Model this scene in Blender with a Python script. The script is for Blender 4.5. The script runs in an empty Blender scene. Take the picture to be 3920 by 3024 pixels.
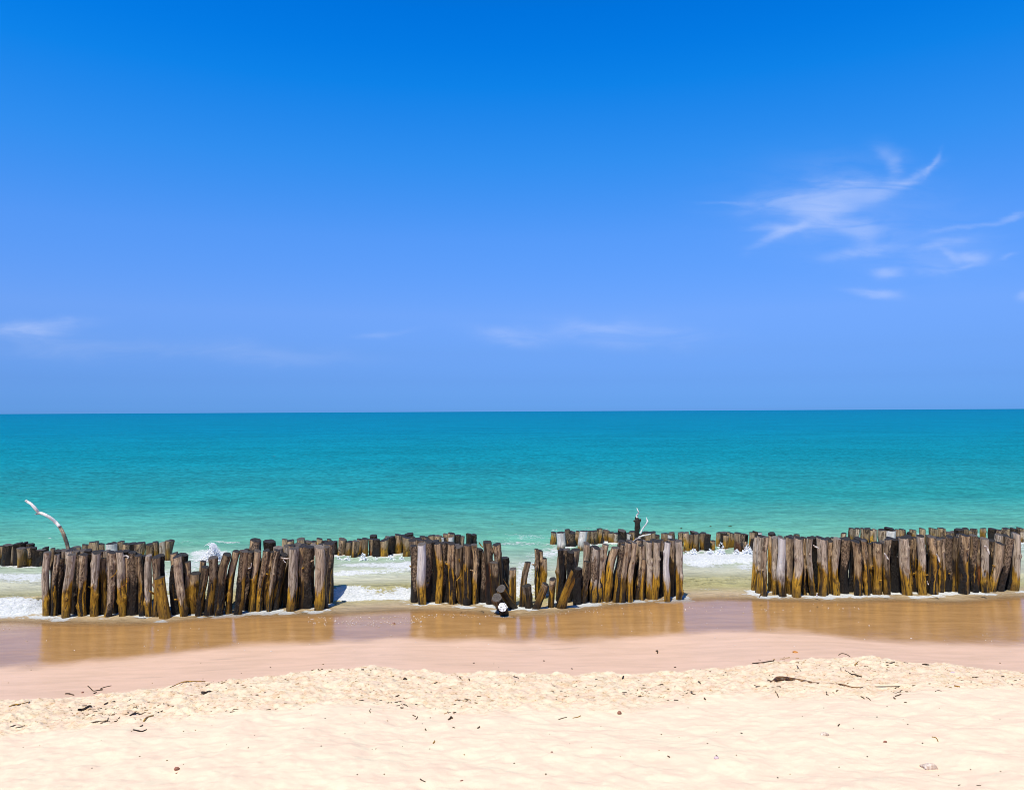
import bpy, math, random
import numpy as np
from mathutils import Vector, Matrix, Euler

random.seed(7); RNG = np.random.RandomState(11)
SC = bpy.context.scene
COL = SC.collection

# ------------------------------------------------------------------ camera
F = 2975.0; W, H = 3920.0, 3024.0
cam_d = bpy.data.cameras.new('camera'); cam = bpy.data.objects.new('camera', cam_d); COL.objects.link(cam)
SC.camera = cam
cam_d.sensor_fit = 'HORIZONTAL'; cam_d.sensor_width = 36.0; cam_d.lens = 36.0 * F / W
cam_d.clip_start = 0.05; cam_d.clip_end = 200000.0
CAMH = 3.0
PITCH = math.atan(63.0 / F); ROLL = math.radians(-0.29)
Rm = Matrix.Rotation(math.pi / 2 + PITCH, 3, 'X') @ Matrix.Rotation(ROLL, 3, 'Z')
cam.location = (0, 0, CAMH); cam.rotation_euler = Rm.to_euler()
Rn = np.array(Rm)

# ------------------------------------------------------------------ sun and sky
SUN_EL = math.radians(65); SUN_AZ = math.atan2(-0.40, -0.92)      # azimuth of the sun measured as atan2(x, y)
sd = Vector((math.sin(SUN_AZ) * math.cos(SUN_EL), math.cos(SUN_AZ) * math.cos(SUN_EL), math.sin(SUN_EL)))
sl = bpy.data.lights.new('sun', 'SUN'); sl.energy = 5.0; sl.angle = math.radians(0.5); sl.color = (1.0, 0.915, 0.775)
sun = bpy.data.objects.new('sun', sl); COL.objects.link(sun)
sun.rotation_euler = sd.to_track_quat('Z', 'Y').to_euler(); sun.location = (0, -20, 40)
SC.view_settings.view_transform = 'Standard'; SC.view_settings.look = 'None'
SC.view_settings.exposure = 0.0; SC.view_settings.gamma = 1.0
SC.view_settings.use_curve_mapping = False
try: SC.cycles.filter_width = 1.0
except Exception: pass

class N:
    """tiny node-tree helper"""
    def __init__(s, nt): s.nt = nt; s.L = nt.links
    def new(s, t, **k):
        n = s.nt.nodes.new(t)
        for a, v in k.items(): setattr(n, a, v)
        return n
    def put(s, sock, v):
        if isinstance(v, bpy.types.NodeSocket): s.L.new(v, sock)
        else: sock.default_value = v
    def m(s, op, a, b=0.0, c=0.0, clamp=False):
        n = s.new('ShaderNodeMath', operation=op, use_clamp=clamp)
        s.put(n.inputs[0], a); s.put(n.inputs[1], b); s.put(n.inputs[2], c)
        return n.outputs[0]
    def ss(s, v, a, b, lo=0.0, hi=1.0):
        n = s.new('ShaderNodeMapRange', interpolation_type='SMOOTHSTEP')
        s.put(n.inputs[0], v); s.put(n.inputs[1], a); s.put(n.inputs[2], b); s.put(n.inputs[3], lo); s.put(n.inputs[4], hi)
        return n.outputs[0]
    def mix(s, f, a, b, bt='MIX'):
        n = s.new('ShaderNodeMix', data_type='RGBA', blend_type=bt)
        s.put(n.inputs[0], f)
        s.put(n.inputs[6], a if isinstance(a, bpy.types.NodeSocket) else (*a, 1))
        s.put(n.inputs[7], b if isinstance(b, bpy.types.NodeSocket) else (*b, 1))
        return n.outputs[2]
    def attr(s, name): return s.new('ShaderNodeAttribute', attribute_name=name).outputs['Fac']
    def coord(s, scale=(1, 1, 1), loc=(0, 0, 0), kind='Object'):
        t = s.new('ShaderNodeTexCoord'); mp = s.new('ShaderNodeMapping')
        s.L.new(t.outputs[kind], mp.inputs[0]); mp.inputs['Scale'].default_value = scale; mp.inputs['Location'].default_value = loc
        return mp.outputs[0]
    def noise(s, vec, scale=1.0, detail=4.0, rough=0.55, dist=0.0):
        n = s.new('ShaderNodeTexNoise'); s.put(n.inputs['Vector'], vec)
        n.inputs['Scale'].default_value = scale; n.inputs['Detail'].default_value = detail
        n.inputs['Roughness'].default_value = rough; n.inputs['Distortion'].default_value = dist
        return n.outputs['Fac']
    def ramp(s, v, stops):
        n = s.new('ShaderNodeValToRGB'); s.put(n.inputs[0], v); e = n.color_ramp.elements
        while len(e) < len(stops): e.new(0.5)
        for q, (p, c) in zip(e, stops): q.position = p; q.color = (*c, 1)
        return n.outputs[0]
    def bump(s, h, strength, dist, normal=None):
        n = s.new('ShaderNodeBump'); s.put(n.inputs['Height'], h); s.put(n.inputs['Strength'], strength); s.put(n.inputs['Distance'], dist)
        if normal is not None: s.L.new(normal, n.inputs['Normal'])
        return n.outputs[0]

def lin(r, g, b):
    f = lambda c: (c / 255 / 12.92) if c / 255 <= 0.04045 else ((c / 255 + 0.055) / 1.055) ** 2.4
    return (f(r), f(g), f(b))

world = bpy.data.worlds.new('World'); SC.world = world; world.use_nodes = True
wn = N(world.node_tree); world.node_tree.nodes.clear()
sky = wn.new('ShaderNodeTexSky', sky_type='NISHITA'); sky.sun_disc = False
sky.sun_elevation = SUN_EL; sky.sun_rotation = SUN_AZ
sky.air_density = 1.0; sky.dust_density = 0.3; sky.ozone_density = 2.0
tc = wn.new('ShaderNodeTexCoord')
sep = wn.new('ShaderNodeSeparateXYZ'); wn.L.new(tc.outputs['Generated'], sep.inputs[0])
dx, dy, dz = sep.outputs
elev = wn.m('MULTIPLY', wn.m('MAXIMUM', dz, 0.0), 1.0)
# the deep saturated blue of this day: tint of the clear sky by height above the horizon
TINT = [(0.0061, (0.0673, 0.1873, 0.5772)), (0.0126, (0.067, 0.1768, 0.5408)), (0.0387, (0.0782, 0.1713, 0.4681)), (0.0744, (0.1078, 0.1977, 0.4518)), (0.1227, (0.1558, 0.2523, 0.4944)), (0.2168, (0.1396, 0.3117, 0.5875)), (0.3055, (0.065, 0.3438, 0.6589)), (0.3873, (0.0111, 0.3416, 0.7103)), (0.4253, (0.0033, 0.3217, 0.7187)), (0.4612, (0.0, 0.3058, 0.7177)), (0.62, (0.02, 0.2, 0.42)), (1.0, (0.04, 0.13, 0.22))]
tint = wn.ramp(elev, TINT)
clear = wn.mix(1.0, wn.mix(1.0, sky.outputs[0], tint, 'MULTIPLY'), (2, 2, 2), 'MULTIPLY')
# thin cirrus: stretched wisps placed by direction in the sky
dys = wn.m('MAXIMUM', dy, 0.05)
cu = wn.m('DIVIDE', dx, dys); cv = wn.m('DIVIDE', dz, dys)
cvec = wn.new('ShaderNodeCombineXYZ'); wn.put(cvec.inputs[0], cu); wn.put(cvec.inputs[1], cv)
wmap = wn.new('ShaderNodeMapping'); wn.L.new(cvec.outputs[0], wmap.inputs[0]); wmap.inputs['Scale'].default_value = (11, 20, 1)
wmap.inputs['Rotation'].default_value = (0, 0, math.radians(-18))
n1 = wn.new('ShaderNodeTexNoise'); wn.L.new(wmap.outputs[0], n1.inputs['Vector']); n1.inputs['Scale'].default_value = 1.0; n1.inputs['Detail'].default_value = 6.0
nsep = wn.new('ShaderNodeSeparateColor'); wn.L.new(n1.outputs['Color'], nsep.inputs[0])
wu = wn.m('ADD', cu, wn.m('MULTIPLY', wn.m('SUBTRACT', nsep.outputs[0], 0.5), 0.055))
wv = wn.m('ADD', cv, wn.m('MULTIPLY', wn.m('SUBTRACT', nsep.outputs[1], 0.5), 0.030))
wisp = wn.new('ShaderNodeMapping'); wn.L.new(cvec.outputs[0], wisp.inputs[0]); wisp.inputs['Scale'].default_value = (9, 42, 1)
wisp.inputs['Rotation'].default_value = (0, 0, math.radians(-14))
n2 = wn.noise(wisp.outputs[0], 1.0, 6.0, 0.6, 0.8)
#   px centre, half length, half width, angle (deg, up to the right), strength
STROKES = [(3340,735,2910,790,28,.62), (3300,755,3010,880,40,.5), (3080,850,2925,930,14,.75), (2960,790,3200,815,34,.45), (3100,850,3400,880,20,.42), (3330,860,3300,935,36,.28),
           (3190,975,3440,938,13,.45), (3350,560,3450,605,24,.24), (3450,600,3420,690,20,.5), (3590,580,3540,665,8,.4), (3560,640,3420,735,13,.65), (3450,700,3300,770,18,.55),
           (2860,872,3050,885,11,.3), (2700,774,2860,782,5,.2), (3110,700,3340,732,14,.35), (3500,952,3690,928,13,.42), (3610,945,3645,1000,13,.3), (3640,988,3760,974,10,.5),
           (3510,1035,3620,1036,14,.42), (3610,1040,3730,998,7,.34), (3600,886,3810,853,7,.34), (3810,848,3935,812,9,.5), (3345,1040,3435,1040,15,.5), (3280,1115,3435,1122,11,.55),
           (3060,640,3460,700,60,.10), (2850,800,3650,860,130,.12), (3400,1000,3800,960,60,.12), (3830,985,3900,975,5,.2),
           (1820,1268,2040,1300,22,.36), (2080,1262,2640,1290,34,.34), (2200,1240,2420,1262,16,.25), (0,1270,300,1235,16,.5), (0,1275,260,1262,22,.3), (0,1330,540,1320,34,.16),
           (600,1330,1300,1370,26,.16), (1380,1285,1560,1268,8,.16), (3890,1130,3940,1130,14,.4)]
CLOUDS = [((a + c) / 2, (b + d) / 2, math.hypot(c - a, d - b) * .50, w * 1.25, -math.degrees(math.atan2(d - b, c - a)), st) for (a, b, c, d, w, st) in STROKES]
dens = 0.0
for (px, py, a, b, ang, st) in CLOUDS:
    d = Rn @ np.array([(px - W / 2) / F, -(py - H / 2) / F, -1.0]); u0 = d[0] / d[1]; v0 = d[2] / d[1]
    c, s = math.cos(math.radians(ang)), math.sin(math.radians(ang)); a /= F; b /= F
    du = wn.m('SUBTRACT', wu, u0); dv = wn.m('SUBTRACT', wv, v0)
    p = wn.m('ADD', wn.m('MULTIPLY', du, c / a), wn.m('MULTIPLY', dv, s / a))
    q = wn.m('ADD', wn.m('MULTIPLY', du, -s / b), wn.m('MULTIPLY', dv, c / b))
    r2 = wn.m('ADD', wn.m('MULTIPLY', p, p), wn.m('MULTIPLY', q, q))
    g = wn.m('MULTIPLY', wn.m('EXPONENT', wn.m('MULTIPLY', r2, -1.0)), st)
    dens = g if isinstance(dens, float) else wn.m('ADD', dens, g)
dens = wn.m('MULTIPLY', dens, wn.ss(n2, 0.28, 0.66, 0.35, 1.45))
dens = wn.m('MULTIPLY', dens, wn.m('GREATER_THAN', dy, 0.05))
dens = wn.m('MULTIPLY', wn.m('SUBTRACT', 1.0, wn.m('EXPONENT', wn.m('MULTIPLY', dens, -1.0))), 0.64)
CLOUDCOL = (4.1, 4.8, 6.8)
skyc = wn.mix(dens, clear, CLOUDCOL)
bg = wn.new('ShaderNodeBackground'); wn.L.new(skyc, bg.inputs[0]); bg.inputs[1].default_value = 0.15
wo = wn.new('ShaderNodeOutputWorld'); wn.L.new(bg.outputs[0], wo.inputs[0])

# ------------------------------------------------------------------ picture -> ground helpers
def ray(px, py): return Rn @ np.array([(px - W / 2) / F, -(py - H / 2) / F, -1.0])
def at_z(px, py, z=0.0):
    d = ray(px, py); t = (z - CAMH) / d[2]; return np.array([d[0] * t, d[1] * t, z])
def at_y(px, py, y):
    d = ray(px, py); t = y / d[1]; return np.array([d[0] * t, y, CAMH + d[2] * t])
def proj(P):
    q = (P - np.array([0, 0, CAMH])) @ Rn
    zz = np.where(-q[..., 2] < 0.05, 0.05, -q[..., 2])
    return W / 2 + F * q[..., 0] / zz, H / 2 - F * q[..., 1] / zz

def hsh(ix, iy, iz, seed):
    h = (ix.astype(np.int64) * 374761393 + iy.astype(np.int64) * 668265263 + iz.astype(np.int64) * 2147483647 + seed * 974711) & 0xffffffff
    h = ((h ^ (h >> 13)) * 1274126177) & 0xffffffff
    h = h ^ (h >> 16)
    return (h & 0xffff) / 65535.0
def vnoise(x, y, z=0.0, seed=0):
    x = np.asarray(x, float); y = np.asarray(y, float); z = np.zeros_like(x) + z
    ix, iy, iz = np.floor(x), np.floor(y), np.floor(z)
    fx, fy, fz = x - ix, y - iy, z - iz
    fx = fx * fx * (3 - 2 * fx); fy = fy * fy * (3 - 2 * fy); fz = fz * fz * (3 - 2 * fz)
    r = 0
    for a in (0, 1):
        for b in (0, 1):
            for c in (0, 1):
                w = (fx if a else 1 - fx) * (fy if b else 1 - fy) * (fz if c else 1 - fz)
                r = r + w * hsh(ix + a, iy + b, iz + c, seed)
    return r
def vn2(x, y, seed=0):
    ix, iy = np.floor(x), np.floor(y); fx, fy = x - ix, y - iy
    fx = fx * fx * (3 - 2 * fx); fy = fy * fy * (3 - 2 * fy); z = np.zeros_like(ix)
    return ((hsh(ix, iy, z, seed) * (1 - fx) + hsh(ix + 1, iy, z, seed) * fx) * (1 - fy)
            + (hsh(ix, iy + 1, z, seed) * (1 - fx) + hsh(ix + 1, iy + 1, z, seed) * fx) * fy)
def fbm2(x, y, oct=4, seed=0, g=0.5):
    r = 0; a = 1; t = 0
    for k in range(oct):
        # rotate each octave so that the lattice does not show
        c, s = math.cos(0.6 + k * 1.1), math.sin(0.6 + k * 1.1)
        r = r + a * vn2((x * c - y * s) * 2 ** k + 17.3 * k, (x * s + y * c) * 2 ** k + 5.1 * k, seed + k); t += a; a *= g
    return r / t
def sstep(v, a, b):
    t = np.clip((v - a) / (b - a), 0, 1); return t * t * (3 - 2 * t)

# ------------------------------------------------------------------ object helpers
def tag(o, label=None, cat=None, group=None, kind=None):
    if label: o['label'] = label
    if cat: o['category'] = cat
    if group: o['group'] = group
    if kind: o['kind'] = kind
    return o
def mesh_obj(name, verts, faces, mat, parent=None, attrs=None, smooth=True, loc=None, rot=None):
    me = bpy.data.meshes.new(name)
    if isinstance(faces, np.ndarray):
        n = len(faces); k = faces.shape[1]
        me.vertices.add(len(verts)); me.vertices.foreach_set('co', np.asarray(verts, np.float32).ravel())
        me.loops.add(n * k); me.loops.foreach_set('vertex_index', faces.ravel().astype(np.int32))
        me.polygons.add(n); me.polygons.foreach_set('loop_start', np.arange(n, dtype=np.int32) * k)
        me.update(calc_edges=True)
    else:
        me.from_pydata([tuple(v) for v in verts], [], faces); me.update()
    if smooth: me.polygons.foreach_set('use_smooth', np.ones(len(me.polygons), bool))
    for a, v in (attrs or {}).items():
        t = me.attributes.new(a, 'FLOAT', 'POINT'); t.data.foreach_set('value', np.asarray(v, np.float32).ravel())
    me.materials.append(mat)
    o = bpy.data.objects.new(name, me); COL.objects.link(o)
    if parent is not None: o.parent = parent
    if loc is not None: o.location = loc
    if rot is not None: o.rotation_euler = rot
    return o
def grid_faces(nr, nc, wrap=False):
    i = np.arange(nr - 1)[:, None]; j = np.arange(nc if wrap else nc - 1)[None, :]; j2 = (j + 1) % nc
    a = i * nc + j; b = i * nc + j2; c = (i + 1) * nc + j2; d = (i + 1) * nc + j
    return np.stack([a, b, c, d], -1).reshape(-1, 4)

def material(name):
    m = bpy.data.materials.new(name); m.use_nodes = True; n = N(m.node_tree)
    b = m.node_tree.nodes['Principled BSDF']
    return m, n, b

# ------------------------------------------------------------------ shoreline curves traced on the ground
def curve(pts, z):
    P = np.array([at_z(a, b, z) for a, b in pts]); s0 = (P[1] - P[0]); s1 = (P[-1] - P[-2])
    k = -0.02 if z > -1 else 0
    A = P[0] + np.array([-60, -60 * 0.04, 0]); B = P[-1] + np.array([60, 60 * 0.03, 0])
    P = np.vstack([A, P, B]); return lambda x: np.interp(x, P[:, 0], P[:, 1])
ySH = curve([(0, 2392), (170, 2396), (400, 2400), (560, 2398), (760, 2378), (860, 2368), (1000, 2368), (1150, 2364), (1300, 2362), (1480, 2350), (1650, 2344),
             (1800, 2352), (1900, 2364), (1990, 2368), (2100, 2363), (2200, 2348), (2350, 2328), (2500, 2316), (2650, 2305), (2760, 2300), (2900, 2304),
             (3100, 2309), (3300, 2311), (3450, 2305), (3600, 2314), (3700, 2315), (3820, 2302), (3920, 2296)], 0.0)
yFILM = curve([(0, 2560), (150, 2553), (400, 2535), (640, 2505), (900, 2475), (1260, 2456), (1500, 2444), (1800, 2450), (2000, 2458), (2300, 2448), (2500, 2438), (2700, 2418),
               (2900, 2412), (3100, 2420), (3300, 2445), (3600, 2465), (3920, 2472)], 0.04)
yDRY = curve([(0, 2678), (150, 2668), (400, 2660), (600, 2632), (760, 2608), (900, 2600), (1100, 2580), (1200, 2566), (1330, 2560), (1440, 2546), (1560, 2562), (1700, 2575), (1900, 2570),
              (2200, 2578), (2400, 2575), (2600, 2568), (2750, 2554), (2880, 2540), (3000, 2528), (3180, 2515), (3320, 2512), (3450, 2530), (3600, 2536),
              (3720, 2556), (3920, 2572)], 0.27)
yCRU = curve([(0, 2835), (200, 2810), (500, 2790), (700, 2768), (900, 2750), (1200, 2745), (1400, 2712), (1600, 2730), (1750, 2760), (2000, 2752), (2300, 2735), (2500, 2700), (2700, 2680),
              (2850, 2640), (3000, 2680), (3200, 2680), (3450, 2672), (3700, 2650), (3920, 2635)], 0.48)

def sand_base(x, y):
    s = ySH(x); f = yFILM(x); d = yDRY(x); c = yCRU(x)
    z = np.where(y > s, -0.07 * (y - s), 0)
    t = np.clip((s - y) / (s - f), 0, None); z = np.where(y <= s, 0.035 * np.minimum(t, 1), z)
    t = np.clip((f - y) / (f - d), 0, 1); z = z + np.where(y <= f, (0.225) * (t ** 1.25), 0)
    t = np.clip((d - y), 0, None); z = z + np.where(y <= d, 0.17 * t / (1 + 0.055 * t), 0)
    return np.maximum(z, -3.0)
def sand_z(x, y):
    x = np.asarray(x, float); y = np.asarray(y, float)
    z = sand_base(x, y); s = ySH(x); d = yDRY(x) + 0.05 * (fbm2(x * 5, y * 0 + 3.0, 4, 31) - .5) * 3; c = yCRU(x)
    dry = sstep(d - y, 0.0, 0.06); crust = dry * (1 - sstep(c - y, -0.25, 0.25))
    n1 = fbm2(x * 9, y * 11, 4, 3, 0.6); n2_ = fbm2(x * 26, y * 34, 3, 9, 0.6); big = fbm2(x * 2.2, y * 2.2, 3, 5)
    z = z + crust * (0.012 + 0.070 * (n1 - 0.5) + 0.036 * (n2_ - 0.5) + 0.05 * (fbm2(x * 3.5, y * 5, 3, 23) - .5))
    z = z + dry * (1 - crust) * (0.060 * (big - 0.5) + 0.034 * (fbm2(x * 5, y * 5, 3, 15) - 0.5) + 0.010 * (fbm2(x * 16, y * 16, 2, 19) - .5))
    z = z + (1 - dry) * sstep(s - y, 0, 1) * 0.010 * (fbm2(x * 1.3, y * 2.0, 3, 21) - 0.5)
    return z
def on_sand(px, py):
    z = 0.4
    for _ in range(14):
        p = at_z(px, py, z); z = 0.5 * z + 0.5 * float(sand_z(np.array([p[0]]), np.array([p[1]]))[0])
    p = at_z(px, py, z); p[2] = float(sand_z(np.array([p[0]]), np.array([p[1]]))[0]); return p

# ------------------------------------------------------------------ sand
sand_m, n, b = material('sand')
film = n.attr('film'); moist = n.attr('moist'); crust = n.attr('crust')
co = n.coord()
cs = n.coord((1.0, 4.5, 1.0))
nf = n.noise(co, 160, 3, 0.7); nm = n.noise(co, 11, 5, 0.6); nl = n.noise(co, 1.6, 3, 0.5); streak = n.noise(cs, 1.4, 5, 0.6, 0.5)
nb = n.noise(n.coord((1, 1.5, 1)), 4.2, 3, 0.55, 0.8)
dry_c = n.mix(n.ss(nb, 0.44, 0.56), (0.81, 0.63, 0.465), (0.81, 0.69, 0.50))
dry_c = n.mix(n.m('MULTIPLY', n.ss(nf, 0.30, 0.75), 0.35), dry_c, (0.62, 0.48, 0.35))
dry_c = n.mix(n.m('MULTIPLY', crust, n.ss(nm, 0.42, 0.75, 0, 0.6)), dry_c, (0.56, 0.37, 0.19))
moist_c = n.mix(n.ss(streak, 0.3, 0.72), (0.74, 0.505, 0.36), (0.64, 0.44, 0.305))
moist_c = n.mix(n.ss(n.noise(cs, 0.9, 4, 0.5, 1.0), 0.6, 0.8, 0, 0.5), moist_c, (0.30, 0.23, 0.165))
pit_shade = n.noise(n.coord((1.0, 1.7, 1.0)), 38, 4, 0.65, .5)
dry_c = n.mix(n.m('MULTIPLY', crust, n.m('MULTIPLY', n.ss(pit_shade, 0.55, 0.64), n.ss(nm, 0.45, 0.6, 0.15, 0.8))), dry_c, (0.36, 0.21, 0.085))  # shade in pits under the crust, painted as dark brown flecks
film_c = n.mix(n.ss(streak, 0.3, 0.7), (0.47, 0.265, 0.10), (0.38, 0.21, 0.075))
base = n.mix(moist, dry_c, moist_c); base = n.mix(film, base, film_c)
n.L.new(base, b.inputs['Base Color'])
filmn = n.m('MULTIPLY', film, n.ss(streak, 0.2, 0.62, 1.0, 0.85))
rgh = n.m('SUBTRACT', 0.95, n.m('MULTIPLY', moist, 0.45)); rgh = n.m('SUBTRACT', rgh, n.m('MULTIPLY', filmn, 0.43))
n.put(b.inputs['Roughness'], n.m('MAXIMUM', rgh, 0.12)); b.inputs['IOR'].default_value = 1.40
n.put(b.inputs['Specular IOR Level'], n.m('ADD', 0.18, n.m('MULTIPLY', film, 0.37)))
bh = n.m('ADD', n.m('MULTIPLY', nf, 0.5), nm)
bs = n.m('MULTIPLY', n.m('SUBTRACT', 1.0, film), n.m('ADD', 0.25, n.m('MULTIPLY', crust, 0.5)))
bmp = n.bump(bh, bs, 0.015)
ripple = n.noise(n.coord((7.0, 14.0, 1.0)), 1.6, 4, 0.6)
bmp2 = n.bump(ripple, n.m('MULTIPLY', film, 0.16), 0.02, bmp)
n.L.new(bmp2, b.inputs['Normal'])

def build_sand():
    vrow = np.concatenate([np.linspace(-60, 1.5, 14), np.linspace(2.0, 3.8, 16)])
    pr = []   # rows equally spaced in depth ratio
    yy = 3.85
    while yy < 14.5: pr.append(yy); yy *= 1 + 0.0021 * (1.0 if yy < 9.5 else 1.8)
    vrow = np.concatenate([vrow, pr, np.linspace(15.0, 60, 20)])
    uu = np.concatenate([-np.geomspace(14, 0.80, 30), np.linspace(-0.78, 0.78, 760), np.geomspace(0.80, 14, 30)])
    Y = np.repeat(vrow[:, None], len(uu), 1)
    sc = np.maximum(Y, 4.0); X = uu[None, :] * sc
    Z = sand_z(X.ravel(), Y.ravel()).reshape(X.shape)
    x, y = X.ravel(), Y.ravel()
    s, f, d, c = ySH(x), yFILM(x), yDRY(x), yCRU(x)
    wob = (fbm2(x * 2.0, y * 2.0, 4, 41) - 0.5)
    filmv = sstep(y - f + 0.35 * wob, -0.22, 0.30)
    dd = d + 0.05 * (fbm2(x * 5, y * 0 + 3.0, 4, 31) - .5) * 3
    moistv = 1 - sstep(dd - y, 0.0, 0.05)
    cr = sstep(dd - y, 0.0, 0.08) * (1 - sstep(c - y + 0.6 * wob, -0.3, 0.3))
    o = mesh_obj('sand_beach', np.stack([x, y, Z.ravel()], -1), grid_faces(len(vrow), len(uu)), sand_m,
                 attrs={'film': filmv, 'moist': moistv, 'crust': cr})
    tag(o, 'pale sandy beach, crusty dry upper part and dark wet strip by the water', 'beach', kind='structure')
build_sand()

# ------------------------------------------------------------------ posts, traced row by row
CR = {1: (0, 1880), 2: (650, 1980), 3: (1300, 1980), 4: (1950, 1900), 5: (2600, 1980), 6: (3220, 1980)}
# each entry: crop, x top, y top, x base, y base (None: hidden, taken from the row's line), width, look
FRONT = {'left': [
 (1,563,725,560,1500,85,'G'),(1,685,752,640,1500,72,'P'),(1,735,800,700,1490,64,'B'),(1,862,755,785,1525,108,'G'),(1,960,750,912,1492,92,'B'),
 (1,1005,755,985,1500,95,'P'),(1,1080,745,1062,1490,70,'D'),(1,1155,730,1125,1508,98,'G'),(1,1238,792,1250,1480,80,'O'),(1,1328,728,1290,1510,92,'P'),
 (1,1380,815,1372,1485,62,'D'),(1,1432,718,1458,1505,98,'G'),(1,1515,785,1528,1490,60,'M'),(1,1585,730,1587,1508,98,'B'),(1,1660,762,1695,1500,85,'M'),
 (1,1780,765,1790,1508,88,'G'),(1,1868,782,1875,1508,100,'M'),(1,1905,1035,1975,1535,140,'T'),
 (2,60,575,65,1190,82,'D'),(2,80,468,165,1197,108,'Y'),(2,210,532,215,1165,78,'O'),(2,300,665,290,1168,118,'O'),(2,428,592,345,1190,88,'M'),
 (2,520,480,470,1185,112,'K'),(2,600,568,588,1150,52,'D'),(2,685,442,588,1183,105,'M'),(2,790,402,700,1163,86,'O'),(2,885,402,815,1168,100,'M'),
 (2,970,408,905,1140,82,'B'),(2,1050,398,965,1138,78,'Y'),(2,1158,392,1062,1133,80,'M'),(2,1218,415,1150,1120,66,'M'),(2,1287,392,1190,1135,70,'P'),
 (2,1365,445,1255,1120,104,'M'),(2,1485,368,1448,1135,116,'S'),(2,1578,350,1560,1105,92,'M'),(2,1660,350,1635,1122,118,'B'),
 (2,1786,350,1780,1123,126,'G'),(2,1880,352,1850,1100,78,'P'),(2,1920,318,1885,1045,100,'M')],
 'middle': [
 (3,883,338,895,1040,88,'B'),(3,980,318,985,1058,106,'W'),(3,1078,288,1088,1035,96,'B'),(3,1130,292,1130,1020,80,'D'),(3,1176,308,1185,1038,86,'O'),
 (3,1252,312,1260,1035,84,'B'),(3,1332,312,1345,1045,92,'M'),(3,1422,352,1460,1045,92,'O'),(3,1525,330,1520,1060,92,'M'),(3,1605,325,1603,1040,78,'M'),
 (3,1670,378,1665,1030,72,'D'),(3,1740,420,1712,1040,80,'B'),(3,1766,292,1795,1045,100,'R'),(3,1845,533,1880,1060,112,'O'),(3,1912,498,1920,1040,98,'D'),
 (3,1980,482,1950,1000,96,'D'),(3,2075,615,2065,1070,94,'O'),(4,215,785,150,1325,80,'O'),(4,205,1060,225,1340,112,'K'),(4,320,628,322,1240,45,'M'),
 (4,370,648,350,1230,58,'M'),(4,405,735,400,1230,84,'O'),(4,432,1045,325,1358,95,'O'),(4,515,985,505,1332,86,'O'),(4,617,625,588,1262,62,'O'),
 (4,680,630,640,1262,90,'B'),(4,785,635,705,1255,100,'P'),(4,822,860,795,1325,98,'D'),(4,932,778,880,1290,85,'M'),
 (4,925,560,870,1265,92,'Y'),(4,1040,610,1005,1285,112,'S'),(4,1103,620,1058,1275,88,'G'),(4,1152,575,1090,1272,80,'P'),(4,1265,610,1165,1272,102,'Y'),
 (4,1360,575,1270,1275,76,'P'),(4,1422,550,1342,1278,80,'Y'),(4,1497,550,1435,1272,82,'P'),(4,1575,585,1520,1245,80,'P'),(4,1600,745,1580,1248,70,'O'),
 (4,1670,540,1680,1238,86,'G'),(4,1767,535,1745,1243,92,'G'),(4,1830,545,1820,1205,60,'P'),(4,1890,545,1887,1268,82,'W'),(4,1950,530,1955,1212,70,'B'),
 (4,2016,530,2022,1243,84,'G')],
 'right': [
 (5,928,232,892,882,66,'G'),(5,972,225,955,918,84,'G'),(5,1030,235,1020,952,72,'P'),(5,1085,218,1082,892,56,'O'),(5,1140,240,1146,937,76,'G'),
 (5,1234,250,1230,962,98,'W'),(5,1326,240,1322,928,92,'P'),(5,1427,242,1393,967,106,'G'),(5,1500,245,1502,930,52,'M'),(5,1555,245,1602,948,72,'G'),
 (5,1692,248,1705,953,126,'G'),(5,1748,265,1765,930,52,'O'),(5,1800,285,1812,922,72,'O'),(5,1885,250,1868,938,92,'G'),(5,1994,255,1975,937,98,'B'),
 (6,178,285,202,947,104,'M'),(6,272,278,320,942,66,'M'),(6,345,310,350,915,50,'M'),(6,435,305,437,937,106,'O'),(6,555,260,552,935,86,'P'),
 (6,632,262,636,922,90,'D'),(6,738,240,790,945,116,'G'),(6,835,248,862,905,70,'M'),(6,880,240,892,905,58,'M'),(6,950,224,980,938,100,'G'),
 (6,1075,230,1097,933,116,'M'),(6,1165,262,1200,912,72,'O'),(6,1213,245,1228,900,66,'P'),(6,1290,230,1277,917,86,'B'),(6,1377,235,1357,903,76,'O'),
 (6,1467,210,1460,927,120,'M'),(6,1580,215,1592,908,90,'M'),(6,1647,245,1650,890,60,'R'),(6,1712,250,1720,913,90,'G'),
 (6,1902,310,1805,897,108,'Y'),(6,2020,240,1900,905,80,'B'),(6,2040,470,2010,885,80,'D'),(6,2086,195,2066,882,98,'G')]}
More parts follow.
